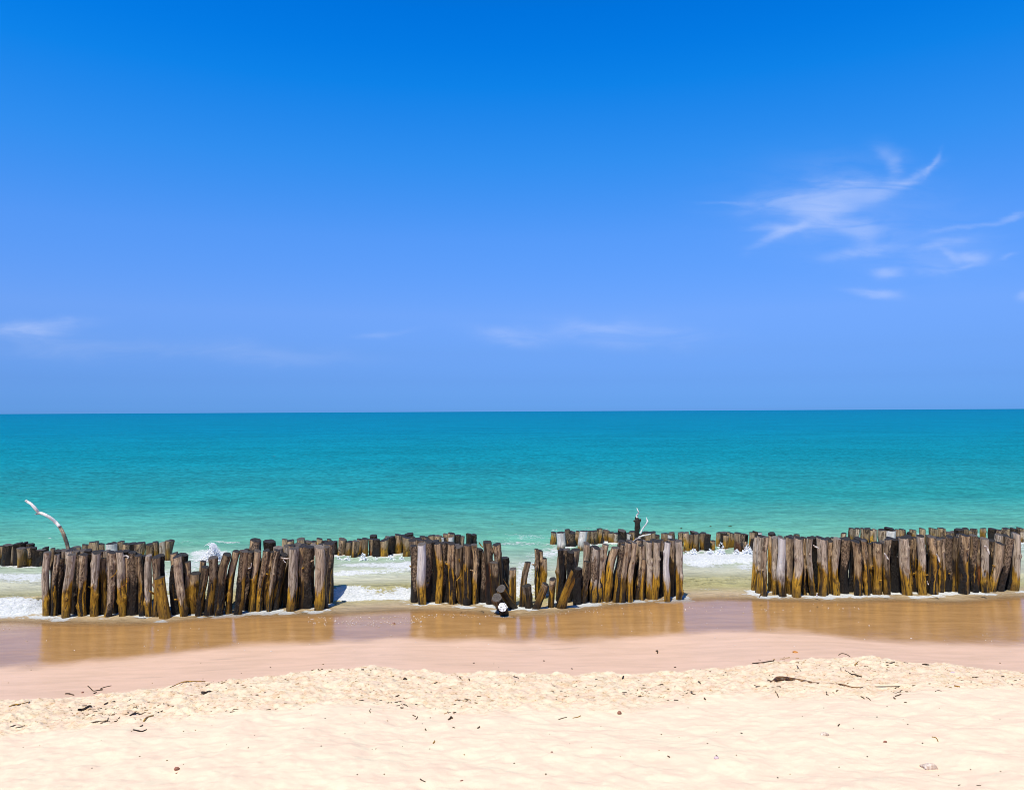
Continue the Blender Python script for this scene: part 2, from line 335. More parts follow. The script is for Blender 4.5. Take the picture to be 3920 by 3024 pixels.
# second line of the same clusters: only the upper parts show above the front line
REAR = {'left': [
 (1,638,682,625,None,58,'O'),(1,700,708,690,None,80,'D'),(1,768,702,760,None,92,'G'),(1,845,700,830,None,110,'G'),(1,905,715,900,None,80,'M'),(1,985,706,970,None,100,'P'),
 (1,1058,702,1050,None,72,'D'),(1,1135,716,1130,None,80,'P'),(1,1205,712,1200,None,80,'M'),(1,1272,708,1265,None,88,'G'),(1,1375,724,1370,None,76,'M'),
 (1,1506,710,1500,None,80,'D'),(1,1620,745,1615,None,70,'M'),(1,1720,772,1715,None,70,'D'),(1,1925,765,1930,None,80,'D'),
 (2,62,425,70,None,88,'M'),(2,158,442,130,None,110,'D'),(2,405,525,390,None,70,'M'),(2,912,388,880,None,78,'D'),(2,1022,270,1010,None,130,'M'),
 (2,1190,284,1180,None,124,'D'),(2,1293,358,1270,None,130,'G'),(2,1405,342,1390,None,96,'G'),(2,1460,335,1450,None,80,'M'),(2,1530,322,1520,None,90,'P'),(2,1600,322,1590,None,80,'M'),
 (2,1700,330,1690,None,90,'G'),(2,1800,325,1790,None,80,'W'),(2,1868,308,1855,None,80,'G'),(2,1922,298,1905,None,90,'P'),
 (2,640,600,600,None,90,'D'),(2,745,560,700,None,80,'D'),(2,1000,470,930,None,70,'D'),(2,1110,500,1050,None,80,'D'),(2,1240,520,1180,None,80,'D'),(2,1560,430,1540,None,90,'D'),
 (2,360,720,340,None,80,'D'),(2,560,760,540,None,80,'D'),(1,1080,800,1070,None,90,'D'),(1,1480,860,1480,None,90,'D'),(1,1130,830,1190,None,80,'D')],
 'middle': [
 (3,880,272,885,None,94,'P'),(3,960,270,960,None,90,'M'),(3,1040,275,1040,None,90,'P'),(3,1135,284,1135,None,96,'D'),(3,1240,300,1240,None,70,'M'),(3,1300,303,1305,None,76,'D'),
 (3,1385,330,1390,None,80,'D'),(3,1480,345,1490,None,70,'M'),(3,1560,340,1560,None,80,'M'),(3,1630,370,1635,None,60,'M'),(3,1880,322,1885,None,104,'M'),
 (4,612,640,600,None,60,'D'),(4,735,660,700,None,80,'D'),(4,985,600,960,None,70,'P'),(4,1340,535,1300,None,90,'P'),(4,1440,525,1410,None,80,'P'),(4,1545,510,1500,None,90,'P'),
 (4,1610,530,1590,None,84,'G'),(4,1715,520,1705,None,76,'P'),(4,1800,520,1790,None,76,'P'),(4,1935,512,1925,None,86,'P'),(4,1985,520,1980,None,70,'D'),
 (4,1225,660,1150,None,84,'D'),(4,1330,690,1250,None,90,'D'),(4,1470,700,1400,None,90,'D'),(4,1530,760,1480,None,90,'D'),(4,1720,640,1720,None,80,'D'),(4,1800,640,1790,None,80,'D'),
 (4,960,720,900,None,84,'D'),(4,870,960,830,None,80,'D')],
 'right': [
 (5,1000,222,990,None,60,'P'),(5,1105,190,1100,None,78,'D'),(5,1175,238,1170,None,80,'W'),(5,1210,225,1200,None,60,'M'),(5,1280,235,1280,None,60,'P'),(5,1380,235,1375,None,80,'P'),
 (5,1475,240,1480,None,60,'M'),(5,1590,240,1590,None,76,'D'),(5,1640,235,1640,None,70,'P'),(5,1770,250,1770,None,70,'D'),(5,1850,245,1850,None,80,'P'),(5,1940,262,1940,None,70,'D'),
 (6,205,252,205,None,80,'D'),(6,270,268,290,None,80,'D'),(6,395,300,395,None,70,'D'),(6,490,290,495,None,66,'D'),(6,595,245,595,None,92,'D'),(6,700,240,710,None,70,'M'),
 (6,800,225,810,None,86,'P'),(6,900,270,910,None,70,'D'),(6,1040,220,1040,None,70,'M'),(6,1150,240,1150,None,80,'D'),(6,1330,232,1330,None,80,'P'),(6,1415,205,1415,None,76,'P'),
 (6,1560,228,1560,None,66,'D'),(6,1800,275,1790,None,76,'M'),(6,1885,205,1860,None,104,'G'),(6,1958,215,1930,None,84,'P'),(6,2065,185,2050,None,76,'G'),
 (6,300,420,330,None,80,'D'),(6,660,460,670,None,90,'D'),(6,1010,430,1010,None,70,'D'),(6,1240,420,1250,None,70,'D'),(6,1670,430,1670,None,70,'D'),(5,1260,420,1270,None,90,'D'),(5,1530,420,1540,None,90,'D'),
 (5,1930,420,1920,None,80,'D'),(6,118,280,122,None,76,'D')]}
BACK = {'far left': [
 (1,18,655,15,940,62,'M'),(1,98,640,90,958,104,'D'),(1,160,648,150,950,52,'P'),(1,215,622,215,955,92,'D'),(1,290,615,290,950,90,'D'),(1,255,680,255,988,92,'O'),
 (1,342,668,335,970,80,'M'),(1,368,628,372,955,76,'D'),(1,408,672,405,968,54,'D'),(1,490,700,480,975,98,'D'),(1,545,668,545,955,62,'D'),
 (1,925,665,925,None,84,'M'),(1,1022,638,1020,None,76,'O'),(1,1124,606,1122,None,100,'O'),(1,1214,630,1212,None,84,'O'),(1,1335,622,1335,None,122,'W'),(1,1446,598,1442,None,78,'O'),
 (1,1508,628,1505,None,76,'M'),(1,1580,622,1580,None,86,'D'),(1,1668,618,1665,None,112,'M'),(1,1782,632,1780,None,90,'M'),(1,1856,606,1858,None,70,'O'),(1,1950,606,1965,890,78,'G'),
 (1,2012,592,2002,890,66,'O'),(1,2052,588,2005,870,72,'R'),(1,860,675,860,None,70,'M')],
 'left centre': [
 (2,1378,262,1378,None,62,'O'),(2,1432,278,1432,None,90,'O'),(2,1560,258,1560,None,104,'R'),(2,1640,285,1640,None,84,'M'),(2,1718,288,1718,None,78,'O'),(2,1790,254,1790,None,68,'O'),
 (2,1852,282,1852,None,80,'D'),(2,1906,262,1906,None,54,'O'),(2,1968,290,1965,520,64,'D'),
 (3,40,260,12,520,88,'M'),(3,72,300,68,505,60,'D'),(3,115,290,103,528,78,'O'),(3,190,282,185,552,78,'M'),(3,238,262,242,520,66,'O'),(3,310,256,296,542,84,'O'),
 (3,405,216,402,500,84,'D'),(3,388,258,380,530,66,'R'),(3,440,262,438,542,80,'D'),(3,532,272,540,536,100,'O'),(3,588,238,603,505,108,'D'),(3,572,232,585,500,60,'M'),
 (3,705,208,700,490,80,'O'),(3,760,220,742,480,84,'D'),(3,806,240,788,527,92,'O'),(3,830,196,830,500,94,'D'),(3,872,235,870,None,70,'M'),
 (3,985,228,985,None,62,'M'),(3,935,248,935,None,80,'D'),(3,1042,242,1042,None,80,'M'),(3,1100,216,1100,None,70,'M'),(3,1170,218,1170,None,90,'O'),(3,1213,232,1213,None,56,'W'),
 (3,1270,200,1270,None,70,'O'),(3,1336,190,1336,None,82,'M'),(3,1335,235,1335,None,68,'W'),(3,1408,212,1408,None,76,'D'),(3,1463,228,1463,None,60,'P'),
 (3,1543,196,1543,None,60,'D'),(3,1595,206,1595,None,64,'D'),(3,1020,255,1020,None,60,'D'),(3,1240,250,1240,None,60,'D')],
 'right centre': [
 (4,533,430,520,602,64,'M'),(4,618,430,612,685,88,'W'),(4,698,395,695,640,60,'M'),(4,738,430,738,640,100,'B'),(4,816,415,800,615,46,'O'),(4,885,415,865,692,92,'W'),
 (4,930,412,922,660,46,'O'),(4,966,412,960,600,50,'M'),(4,1012,412,1015,610,76,'P'),(4,1076,386,1076,600,64,'M'),(4,1110,432,1102,580,72,'P'),(4,1162,402,1165,580,78,'M'),
 (4,1220,432,1215,595,70,'O'),(4,1280,438,1275,595,82,'G'),(4,1342,405,1342,None,98,'D'),(4,1432,440,1436,None,100,'W'),(4,1472,418,1472,None,80,'M'),
 (4,1622,425,1622,None,90,'M'),(4,1690,432,1690,None,120,'O'),(4,1756,458,1756,None,84,'M'),(4,1580,450,1580,None,70,'D'),
 (4,1856,442,1856,None,84,'O'),(4,1936,430,1936,None,66,'M'),(4,1915,462,1915,None,52,'W'),
 (4,2045,430,2045,640,62,'M'),
 (5,80,182,90,452,70,'O'),(5,135,206,130,432,44,'M'),(5,182,172,180,420,90,'D'),(5,210,196,206,458,64,'O'),(5,282,186,275,440,66,'O'),(5,342,200,340,457,64,'D'),
 (5,402,280,388,442,68,'O'),(5,470,180,466,385,56,'O'),(5,528,178,520,425,66,'D'),(5,556,212,552,430,58,'M'),(5,620,186,602,405,82,'O'),(5,705,188,680,472,82,'R'),
 (5,758,200,740,465,58,'M'),(5,790,202,775,420,66,'D'),(5,795,288,788,430,46,'O'),(5,868,180,852,432,66,'O'),(5,908,168,900,430,60,'D'),(5,958,182,955,None,68,'W'),
 (5,885,260,880,440,50,'D')],
 'far right': [
 (5,1105,205,1105,None,60,'M'),(5,1325,218,1325,None,60,'M'),(5,1405,204,1405,None,66,'M'),(5,1968,188,1968,None,56,'P'),
 (6,132,132,132,None,78,'P'),(6,190,132,190,None,58,'G'),(6,262,134,262,None,60,'P'),(6,310,134,310,None,70,'M'),(6,276,186,276,None,66,'W'),(6,348,150,348,None,60,'O'),(6,404,142,404,None,50,'G'),
 (6,490,148,490,None,84,'P'),(6,572,126,572,None,92,'D'),(6,604,156,604,None,98,'W'),(6,672,146,672,None,60,'O'),(6,724,144,724,None,74,'M'),(6,812,178,812,None,50,'D'),
 (6,856,148,862,None,68,'M'),(6,970,134,970,None,66,'M'),(6,1102,134,1102,None,94,'O'),(6,1205,130,1205,None,74,'M'),(6,1280,176,1280,None,84,'M'),(6,1352,172,1352,None,100,'M'),
 (6,1402,142,1402,None,84,'D'),(6,1478,132,1478,None,72,'O'),(6,1545,160,1545,None,64,'M'),(6,1580,138,1580,None,70,'M'),(6,1698,132,1698,None,60,'O'),
 (6,1812,136,1812,None,84,'D'),(6,1800,184,1800,None,78,'W'),(6,1880,150,1880,None,80,'M'),(6,1968,132,1968,None,80,'M'),(6,1992,160,1992,None,54,'W'),(6,2058,134,2058,None,70,'D'),
 (6,2135,126,2135,330,76,'M'),(6,2160,180,2150,340,36,'G')]}
FL = np.array([(0,2362),(170,2362),(300,2365),(640,2372),(700,2363),(900,2350),(1100,2340),(1270,2322),(1580,2314),(1950,2330),(2100,2330),(2400,2308),(2610,2298),(2880,2268),(2980,2285),(3400,2283),(3940,2263)])
BL = np.array([(0,2192),(180,2190),(400,2180),(660,2166),(1310,2150),(1600,2147),(2110,2098),(2200,2116),(2600,2124),(2880,2120),(3300,2104),(3940,2090)])

# ---- wood
wood_m, n, b = material('wood')
bark = n.attr('bark'); wet = n.attr('wet'); grey = n.attr('grey'); dark = n.attr('dark'); red = n.attr('red')
oi = n.new('ShaderNodeObjectInfo').outputs['Random']
def off_coord(scale):
    t = n.new('ShaderNodeTexCoord'); v = n.new('ShaderNodeVectorMath', operation='ADD'); c = n.new('ShaderNodeCombineXYZ')
    n.put(c.inputs[0], n.m('MULTIPLY', oi, 37.0)); n.put(c.inputs[1], n.m('MULTIPLY', oi, 91.0)); n.put(c.inputs[2], n.m('MULTIPLY', oi, 13.0))
    n.L.new(t.outputs['Object'], v.inputs[0]); n.L.new(c.outputs[0], v.inputs[1])
    mp = n.new('ShaderNodeMapping'); n.L.new(v.outputs[0], mp.inputs[0]); mp.inputs['Scale'].default_value = scale; return mp.outputs[0]
gr = n.noise(off_coord((52, 52, 4.5)), 1.0, 5, 0.68, 0.8); gr2 = n.noise(off_coord((28, 28, 3.2)), 1.0, 4, 0.6, 1.0)
fl = n.noise(off_coord((45, 45, 26)), 1.0, 4, 0.65, 0.4); sp = n.noise(off_coord((12, 12, 7)), 1.0, 4, 0.6)
drygrey = n.mix(n.ss(gr2, 0.3, 0.7), (0.70, 0.60, 0.47), (0.40, 0.32, 0.23))
drytan = n.mix(n.ss(gr2, 0.3, 0.7), (0.66, 0.45, 0.23), (0.32, 0.19, 0.09))
dryc = n.mix(grey, drytan, drygrey)
dryc = n.mix(n.ss(gr, 0.50, 0.62, 0, 0.85), dryc, (0.13, 0.085, 0.055))
dryc = n.mix(n.ss(sp, 0.56, 0.68, 0, 0.7), dryc, (0.24, 0.14, 0.07))
wetc = n.mix(n.ss(gr2, 0.30, 0.66), (0.74, 0.41, 0.028), (0.34, 0.165, 0.012))
wetc = n.mix(n.ss(gr, 0.51, 0.62, 0, 0.92), wetc, (0.03, 0.014, 0.005))
wetc = n.mix(red, wetc, n.mix(n.ss(gr2, .3, .7), (0.30, 0.095, 0.03), (0.10, 0.035, 0.018)))
wetc = n.mix(n.ss(sp, 0.56, 0.68, 0, 0.75), wetc, (0.05, 0.028, 0.010))
bare = n.mix(wet, dryc, wetc)
bdry = n.mix(n.ss(fl, 0.35, 0.65), (0.46, 0.325, 0.21), (0.085, 0.058, 0.040))
bwet = n.mix(n.ss(fl, 0.35, 0.68), (0.055, 0.028, 0.012), (0.009, 0.006, 0.004))
bk = n.mix(wet, bdry, bwet)
barkm = n.ss(n.m('ADD', bark, n.m('MULTIPLY', n.m('SUBTRACT', fl, 0.5), 0.5)), 0.42, 0.56)
colr = n.mix(barkm, bare, bk)
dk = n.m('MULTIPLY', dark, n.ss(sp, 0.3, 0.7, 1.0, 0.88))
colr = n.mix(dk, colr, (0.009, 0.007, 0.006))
white = n.attr('white')
colr = n.mix(white, colr, n.mix(n.ss(gr, .35, .7), (0.93, 0.91, 0.88), (0.84, 0.81, 0.76)))
n.L.new(colr, b.inputs['Base Color'])
n.put(b.inputs['Roughness'], n.m('ADD', n.m('SUBTRACT', 0.9, n.m('MULTIPLY', wet, 0.42)), n.m('MULTIPLY', barkm, 0.08)))
n.put(b.inputs['Specular IOR Level'], n.m('ADD', 0.15, n.m('MULTIPLY', wet, 0.25)))
hh = n.m('ADD', n.m('MULTIPLY', gr, -0.6), n.m('MULTIPLY', n.m('MULTIPLY', fl, barkm), 1.6))
hh = n.m('ADD', hh, n.m('MULTIPLY', gr2, 0.8))
n.L.new(n.bump(hh, 1.0, 0.035), b.inputs['Normal'])

cut_m, n, b = material('cut_end')
pale = n.attr('pale')
co = n.coord(); g1 = n.noise(n.coord((30, 60, 30)), 1.0, 4, 0.6); 
wv_ = n.new('ShaderNodeTexWave', wave_type='RINGS', rings_direction='Z'); n.L.new(co, wv_.inputs[0]); wv_.inputs['Scale'].default_value = 22; wv_.inputs['Distortion'].default_value = 3.0
dkc = n.mix(n.ss(g1, .3, .7), (0.030, 0.027, 0.028), (0.012, 0.010, 0.010))
dkc = n.mix(n.m('MULTIPLY', wv_.outputs['Fac'], 0.25), dkc, (0.05, 0.045, 0.030))
plc = n.mix(n.ss(g1, .3, .7), (0.40, 0.35, 0.31), (0.20, 0.16, 0.13))
plc = n.mix(n.m('MULTIPLY', wv_.outputs['Fac'], 0.4), plc, (0.14, 0.11, 0.09))
cc = n.mix(pale, dkc, plc)
cc = n.mix(n.ss(pale, 1.5, 2.0), cc, n.mix(n.ss(g1, .45, .6), (0.85, 0.85, 0.86), (0.15, .14, .14)))  # highest pale value: the sun's glare on a cut end painted white
n.L.new(cc, b.inputs['Base Color']); b.inputs['Roughness'].default_value = 0.6; b.inputs['Specular IOR Level'].default_value = 0.3
n.L.new(n.bump(g1, 0.7, 0.01), b.inputs['Normal'])

LOOK = {  # bark, grey, dark, red, dryness (how far down the dry part reaches, 0..1), white
 'G': (0.12, .9, 0.0, 0.0, 0.52, 0.0), 'W': (0.05, 1.0, 0.0, 0.0, 0.62, 0.55), 'S': (0.40, 1.0, 0.1, 0.0, 0.45, 0.0), 'P': (0.40, .55, 0.0, 0.0, 0.62, 0.0),
 'O': (0.12, 0.25, 0.0, 0.08, 0.22, 0.0), 'Y': (0.12, 0.45, 0.0, 0.0, 0.42, 0.0), 'M': (0.48, 0.15, 0.0, 0.1, 0.35, 0.0), 'B': (0.95, 0.4, 0.1, 0.0, 0.45, 0.0),
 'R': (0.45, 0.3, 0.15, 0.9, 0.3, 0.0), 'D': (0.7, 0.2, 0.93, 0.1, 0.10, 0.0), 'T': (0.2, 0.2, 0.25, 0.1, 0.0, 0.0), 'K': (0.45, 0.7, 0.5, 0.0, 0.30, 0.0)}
ADJ = {'G': ('silver-grey topped', 'ochre foot'), 'W': ('bleached whitish', 'smooth upper part'), 'S': ('grey', 'dark bark below'), 'P': ('pale grey-brown', 'rough sides'),
       'O': ('bare ochre-brown', 'dark cut top'), 'Y': ('tan', 'golden lower half'), 'M': ('mottled brown', 'patchy bark'), 'B': ('dark', 'rough bark'),
       'R': ('reddish-brown', 'flaking bark'), 'D': ('near-black', 'wet sides'), 'T': ('stout ochre', 'slanted blue-grey cut'), 'K': ('dark', 'split top')}

def tube(name, pts, radii, mat, parent=None, seg=8, attrs=None, rough=0.0, **kw):
    """a tapered limb through pts (list of 3-vectors)"""
    pts = [Vector(p) for p in pts]
    V = []; 
    for i, p in enumerate(pts):
        t = (pts[min(i + 1, len(pts) - 1)] - pts[max(i - 1, 0)]).normalized()
        a = t.cross(Vector((0.21, 0.93, 0.3))).normalized(); c = t.cross(a)
        for k in range(seg):
            th = 2 * math.pi * k / seg; r = radii[i] * (1 + rough * (random.random() - .5))
            V.append(p + (a * math.cos(th) + c * math.sin(th)) * r)
    Fc = [tuple(int(q) for q in f) for f in grid_faces(len(pts), seg, True)]
    Fc.append(tuple(range(seg))[::-1]); Fc.append(tuple(range((len(pts) - 1) * seg, len(pts) * seg)))
    at = {k: np.full(len(V), v) for k, v in (attrs or {}).items()}
    return mesh_obj(name, V, Fc, mat, parent, at, **kw)
def catmull(pts, k=5):
    P = [np.array(p, float) for p in pts]; P = [2 * P[0] - P[1]] + P + [2 * P[-1] - P[-2]]; out = []
    for i in range(1, len(P) - 2):
        for j in range(k):
            t = j / k; out.append(0.5 * ((2 * P[i]) + (-P[i - 1] + P[i + 1]) * t + (2 * P[i - 1] - 5 * P[i] + 4 * P[i + 1] - P[i + 2]) * t * t + (-P[i - 1] + 3 * P[i] - 3 * P[i + 1] + P[i + 2]) * t ** 3))
    out.append(P[-2]); return out

WA = lambda **k: {**dict(bark=0.0, wet=0.0, grey=0.5, dark=0.0, red=0.0, white=0.0), **k}
POSTS = []; FEET = []
def make_post(base, top, rad, look, near=True, perp=True, gap_shade=0.0, pale=None, bow=None, slope=None, name='wooden_post', taper=None):
    """trunk (top-level mesh) with its cut end as a part; local z runs along the post"""
    bk_, gy, dk_, rd, dry, wh = LOOK[look]; rs = np.random.RandomState(len(POSTS) * 13 + 5); seed = len(POSTS) * 7 + 100
    base = np.array(base); top = np.array(top); ax = top - base; L = float(np.linalg.norm(ax)); ax = ax / L
    under = 0.35
    seg = 24 if near else 16
    nr = max(8, int((L + under) / (0.022 if near else 0.035)))
    h = np.linspace(-under, L, nr)[:, None]; th = (np.arange(seg) / seg * 2 * math.pi)[None, :]
    cx, sx = np.cos(th), np.sin(th)
    t = np.clip(h / L, 0, 1)
    tp = taper if taper is not None else rs.uniform(-0.10, 0.14)
    R = rad * (1 + tp * (0.5 - t)) + 0 * th
    lob = vnoise(cx * 1.1 + 5 + 0 * h, sx * 1.1 + 0 * h, h * 3.2 + seed, seed) - 0.5
    R = R * (1 + 0.30 * lob)
    grv = vnoise(cx * 4.5 + 0 * h, sx * 4.5 + 0 * h, h * 3 + seed * 2.0, seed + 1) - 0.5
    R = R * (1 + 0.20 * grv)
    # old knots
    for _ in range(rs.randint(0, 3) + (1 if look in 'OGYM' else 0)):
        kh = rs.uniform(0.1, 0.9) * L; ka = rs.uniform(math.pi, 2 * math.pi); kr = rs.uniform(0.025, 0.05)
        dth = np.angle(np.exp(1j * (th - ka))); g = np.exp(-((dth * rad / kr) ** 2 + ((h - kh) / kr) ** 2)); R = R + g * rs.uniform(0.008, 0.026)
    bn = vnoise(cx * 2.0 + 0 * h, sx * 2.0 + 0 * h, h * 2.2 + seed * 1.7, seed + 3)
    bn = 0.6 * bn + 0.4 * vnoise(cx * 5 + 0 * h, sx * 5 + 0 * h, h * 7 + seed, seed + 4)
    barkv = np.clip((bn - (1 - bk_)) * 5 + 0.5, 0, 1) if bk_ < 0.9 else 0.6 + 0.4 * bn
    br = vnoise(cx * 9 + 0 * h, sx * 9 + 0 * h, h * 22 + seed, seed + 6) - 0.5
    R = R + barkv * (0.006 + 0.016 * br)
    b1, b2 = (rs.uniform(-1, 1) * 0.028 * (L / 0.9), rs.uniform(-1, 1) * 0.012) if bow is None else bow
    X = R * cx + b1 * np.sin(t * math.pi) + 0.006 * np.sin(h * 9 + seed); Y = R * sx + b2 * np.sin(t * math.pi)
    Z = h + 0 * th
    sl_ = slope if slope is not None else (rs.uniform(-0.22, 0.22), rs.uniform(0.12, 0.36) if near else rs.uniform(0.02, 0.2))
    k = np.clip((h - (L - 0.25)) / 0.25, 0, 1) ** 2
    Z = Z + k * (sl_[0] * R * cx + sl_[1] * R * sx + 0.05 * rad * (vnoise(cx * 3, sx * 3, seed + 0.5, seed + 8) - .5) * 3)
    # dry, sun-bleached wood above; wet below, reaching up in tongues
    dvar = rs.uniform(0.8, 1.2) if look in 'GW' else rs.uniform(0.45, 1.5)
    if gap_shade > 0: dvar = 0.55; dry = min(max(dry, .25), .45)
    if not near: dry += 0.04; dk_ = LOOK[look][2] * .9
    zb = L * (1 - dry * dvar); front = np.clip(np.cos(th - 1.5 * math.pi - rs.uniform(-0.6, 0.6)), 0, 1)
    zb = zb - 0.16 * L * front ** 2 + 0.16 * L * (vnoise(cx * 1.8, sx * 1.8, seed * 0.7, seed + 9) - .5) + 0.12 * L * (vnoise(cx * 5, sx * 5, seed * 0.3, seed + 10) - .5)
    wetv = 1 - sstep(h - zb, -0.025, 0.035)
    if dry < 0.02: wetv = 1 + 0 * wetv
    one = np.ones_like(wetv)
    if look in 'MPBOR' and rs.rand() < 0.45: dk_ = dk_ + rs.uniform(0.15, 0.5)
    vs = np.stack([X, Y, Z], -1).reshape(-1, 3)
    rot = Vector(ax).to_track_quat('Z', 'Y').to_euler() if abs(ax[2]) < 0.999 else Euler((0, 0, 0))
    q = Vector((0, 0, 1)).rotation_difference(Vector(ax)); rot = q.to_euler()
    whv = wh * sstep(h / L, 0.25, 0.5) * (0.5 + vnoise(cx * 2, sx * 2, h * 3 + seed, seed + 12)) if wh > 0 else 0 * one
    darkv = np.clip(dk_ + 0.75 * sstep(0.10 - h, -0.12, 0.08) * (0.4 + rs.rand() * 0.5) + gap_shade * wetv + 0.85 * sstep(vnoise(cx * 1.3 + 0 * h, sx * 1.3 + 0 * h, h * 0.9 + seed * 1.3, seed + 21), 0.59, 0.68) * (0.45 + 0.55 * wetv) * (1 if near else .6), 0, 1)  # wet part of rear posts blackened in colour as gap shade
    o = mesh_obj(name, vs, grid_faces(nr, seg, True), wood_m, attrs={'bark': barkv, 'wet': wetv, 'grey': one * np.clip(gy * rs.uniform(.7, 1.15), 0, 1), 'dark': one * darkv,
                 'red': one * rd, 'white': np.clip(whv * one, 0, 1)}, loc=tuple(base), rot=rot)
    rim = vs[-seg:]; cen = rim.mean(0); V = [rim]
    for f_ in (0.72, 0.42, 0.15):
        ring = cen + (rim - cen) * f_; ring[:, 2] += (rs.rand(seg) - .5) * rad * 0.08 + rad * 0.04; V.append(ring)
    V = np.vstack(V + [cen[None, :] + [0, 0, rad * 0.03]])
    Fc = [tuple(int(a) for a in f) for f in grid_faces(4, seg, True)] + [(3 * seg + i, 3 * seg + (i + 1) % seg, 4 * seg) for i in range(seg)]
    if pale is None: pale = 0.7 * rs.uniform(0.4, 1.2) if look in 'GW' and rs.rand() < 0.45 else (0.2 if rs.rand() < 0.2 else 0.0)
    c = mesh_obj('cut_top', V, Fc, cut_m, o, {'pale': np.full(len(V), pale)}, smooth=False)
    if near and rs.rand() < 0.30 and look in 'GOMYBP':
        kh = rs.uniform(0.25, 0.85) * L; ka = rs.uniform(1.15, 1.85) * math.pi; p0 = Vector((math.cos(ka), math.sin(ka), 0)) * rad * 0.7 + Vector((0, 0, kh))
        dr = Vector((math.cos(ka), math.sin(ka), rs.uniform(0.2, 1.0))).normalized(); ln = rs.uniform(0.03, 0.07)
        tube('branch_stub', [p0, p0 + dr * ln * .6, p0 + dr * (ln + rad * .3)], [0.016, 0.013, 0.010], wood_m, o, 7, WA(bark=.1, wet=float(kh < L * (1 - dry)), grey=gy), 0.3)
    POSTS.append(o)
    return o

GRP = 'wooden posts driven into the shore in rows'
def ordinal(k): return '%d%s' % (k, 'th' if 10 <= k % 100 <= 20 else {1: 'st', 2: 'nd', 3: 'rd'}.get(k % 10, 'th'))
def row(name, items, kind):
    out = []
    for it in items:
        cr, xt, yt, xb, yb, w, lk = it; ox, oy = CR[cr]
        xt, xb = ox + xt / 3.12, ox + xb / 3.12; yt = oy + yt / 3.12
        line = BL if kind == 'back' else FL
        if yb is None: yb = np.interp(xb, line[:, 0], line[:, 1]) - (14 if kind == 'rear' else 5) - (abs(hash((xt * 7) // 1)) % 5)
        else: yb = oy + yb / 3.12 - 2
        B = at_z(xb, yb, 0.0); rad = (w / 3.12) * B[1] / F / 2 * (0.90 if kind == 'front' else (0.92 if kind == 'rear' else 1.04))
        B[1] += rad; B = at_z(xb, proj(B[None, :])[1][0], 0.0) if False else np.array([B[0] * (1 + rad / B[1]), B[1], 0.0])
        if kind == 'front' and lk in 'DB' and it[6] != 'K': B[0] *= 1 + 0.09 / B[1]; B[1] += 0.09
        T = at_y(xt, yt, B[1])
        out.append((xt, B, T, rad, lk, yt))
    out.sort(key=lambda r: r[0]); n_ = len(out)
    hs = np.median([r[2][2] for r in out])
    for i, (xt, B, T, rad, lk, yt) in enumerate(out):
        o = make_post(B, T, rad, lk, near=(kind != 'back'), gap_shade=(0.93 if kind == 'rear' else 0.0))  # rear posts: shade between the posts painted into their wood colour
        lean = math.degrees(math.atan2(T[0] - B[0], T[2])); a, c_ = ADJ[lk]
        words = []
        if lean > 7: words.append('right-leaning')
        elif lean < -5: words.append('left-leaning')
        if T[2] < 0.78 * hs: words.append('short')
        elif T[2] > 1.15 * hs: words.append('tall')
        words = words[:1]
        k, side = (i + 1, 'left') if i < n_ / 2 else (n_ - i, 'right')
        end = {'front': 'in front line of %s cluster' % name, 'rear': 'in second line of %s cluster' % name, 'back': 'in %s seaward row' % name.replace(' ', '-')}[kind]
        lab = ' '.join(words + [a, 'post,', ordinal(k), 'from', side, end])
        if len(lab.split()) <= 13: lab = lab.replace(' post,', ' post with %s,' % c_) if len(lab.split()) + 1 + len(c_.split()) <= 16 else lab
        tag(o, lab, 'post', GRP)
        if kind == 'front': FEET.append((B[0], B[1], rad))
    return out
rows = {}
for nm in ('left', 'middle', 'right'):
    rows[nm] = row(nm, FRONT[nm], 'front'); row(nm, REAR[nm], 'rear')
backrows = []
for nm in ('far left', 'left centre', 'right centre', 'far right'): backrows += row(nm, BACK[nm], 'back')

# logs leaning towards the viewer in the gap of the middle cluster (top px, base px, toward-viewer shift, width)
def log(tx, ty, bx, by, dyy, w, look, pale, label, slope=None):
    B = at_z(bx, by, 0.0); rad = w * B[1] / F / 2; B = np.array([B[0], B[1] + rad * .5, 0]); T = at_y(tx, ty, B[1] - dyy)
    o = make_post(B, T, rad, look, pale=pale, slope=slope or (0, 0), bow=(0, 0), taper=0.0); tag(o, label, 'post', GRP); FEET.append((B[0], B[1], rad)); return o
log(1919, 2252, 1962, 2328, 0.30, 33, 'T', .22, 'brown log leaning out left with rounded grey cut end, above the glare-ended stump')
log(1903, 2287, 1922, 2335, 0.34, 34, 'K', .20, 'short log with blue-grey cut end, just left of the glare-ended stump')
log(1925, 2324, 1928, 2350, 0.20, 30, 'D', 2.0, 'low dark stump, sun glare painted white on cut end, frontmost in the middle gap')
log(2190, 2208, 2147, 2328, 0.12, 35, 'T', .25, 'thick log leaning right with long slanted blue-grey cut, middle gap', (-1.6, -0.9))

# ------------------------------------------------------------------ driftwood stuck among the posts
def px_tube(name, pts, wid, depth, label, cat, attrs, parent=None, k=4, group=None):
    """pts traced in the picture at one real distance with small depth wander"""
    P = []
    for i, (a, c_) in enumerate(pts): P.append(at_y(a, c_, depth + 0.03 * math.sin(i * 1.7)))
    P = catmull(P, k); ww = np.interp(np.linspace(0, 1, len(P)), np.linspace(0, 1, len(wid)), wid)
    O = Vector(P[0]); L_ = [Vector(p) - O for p in P]
    o = tube(name, L_, [w * depth / F / 2 for w in ww], wood_m, parent, 10, attrs, 0.18)
    if parent is None: o.location = O; tag(o, label, cat, group)
    else: o.location = O - parent.location
    return o
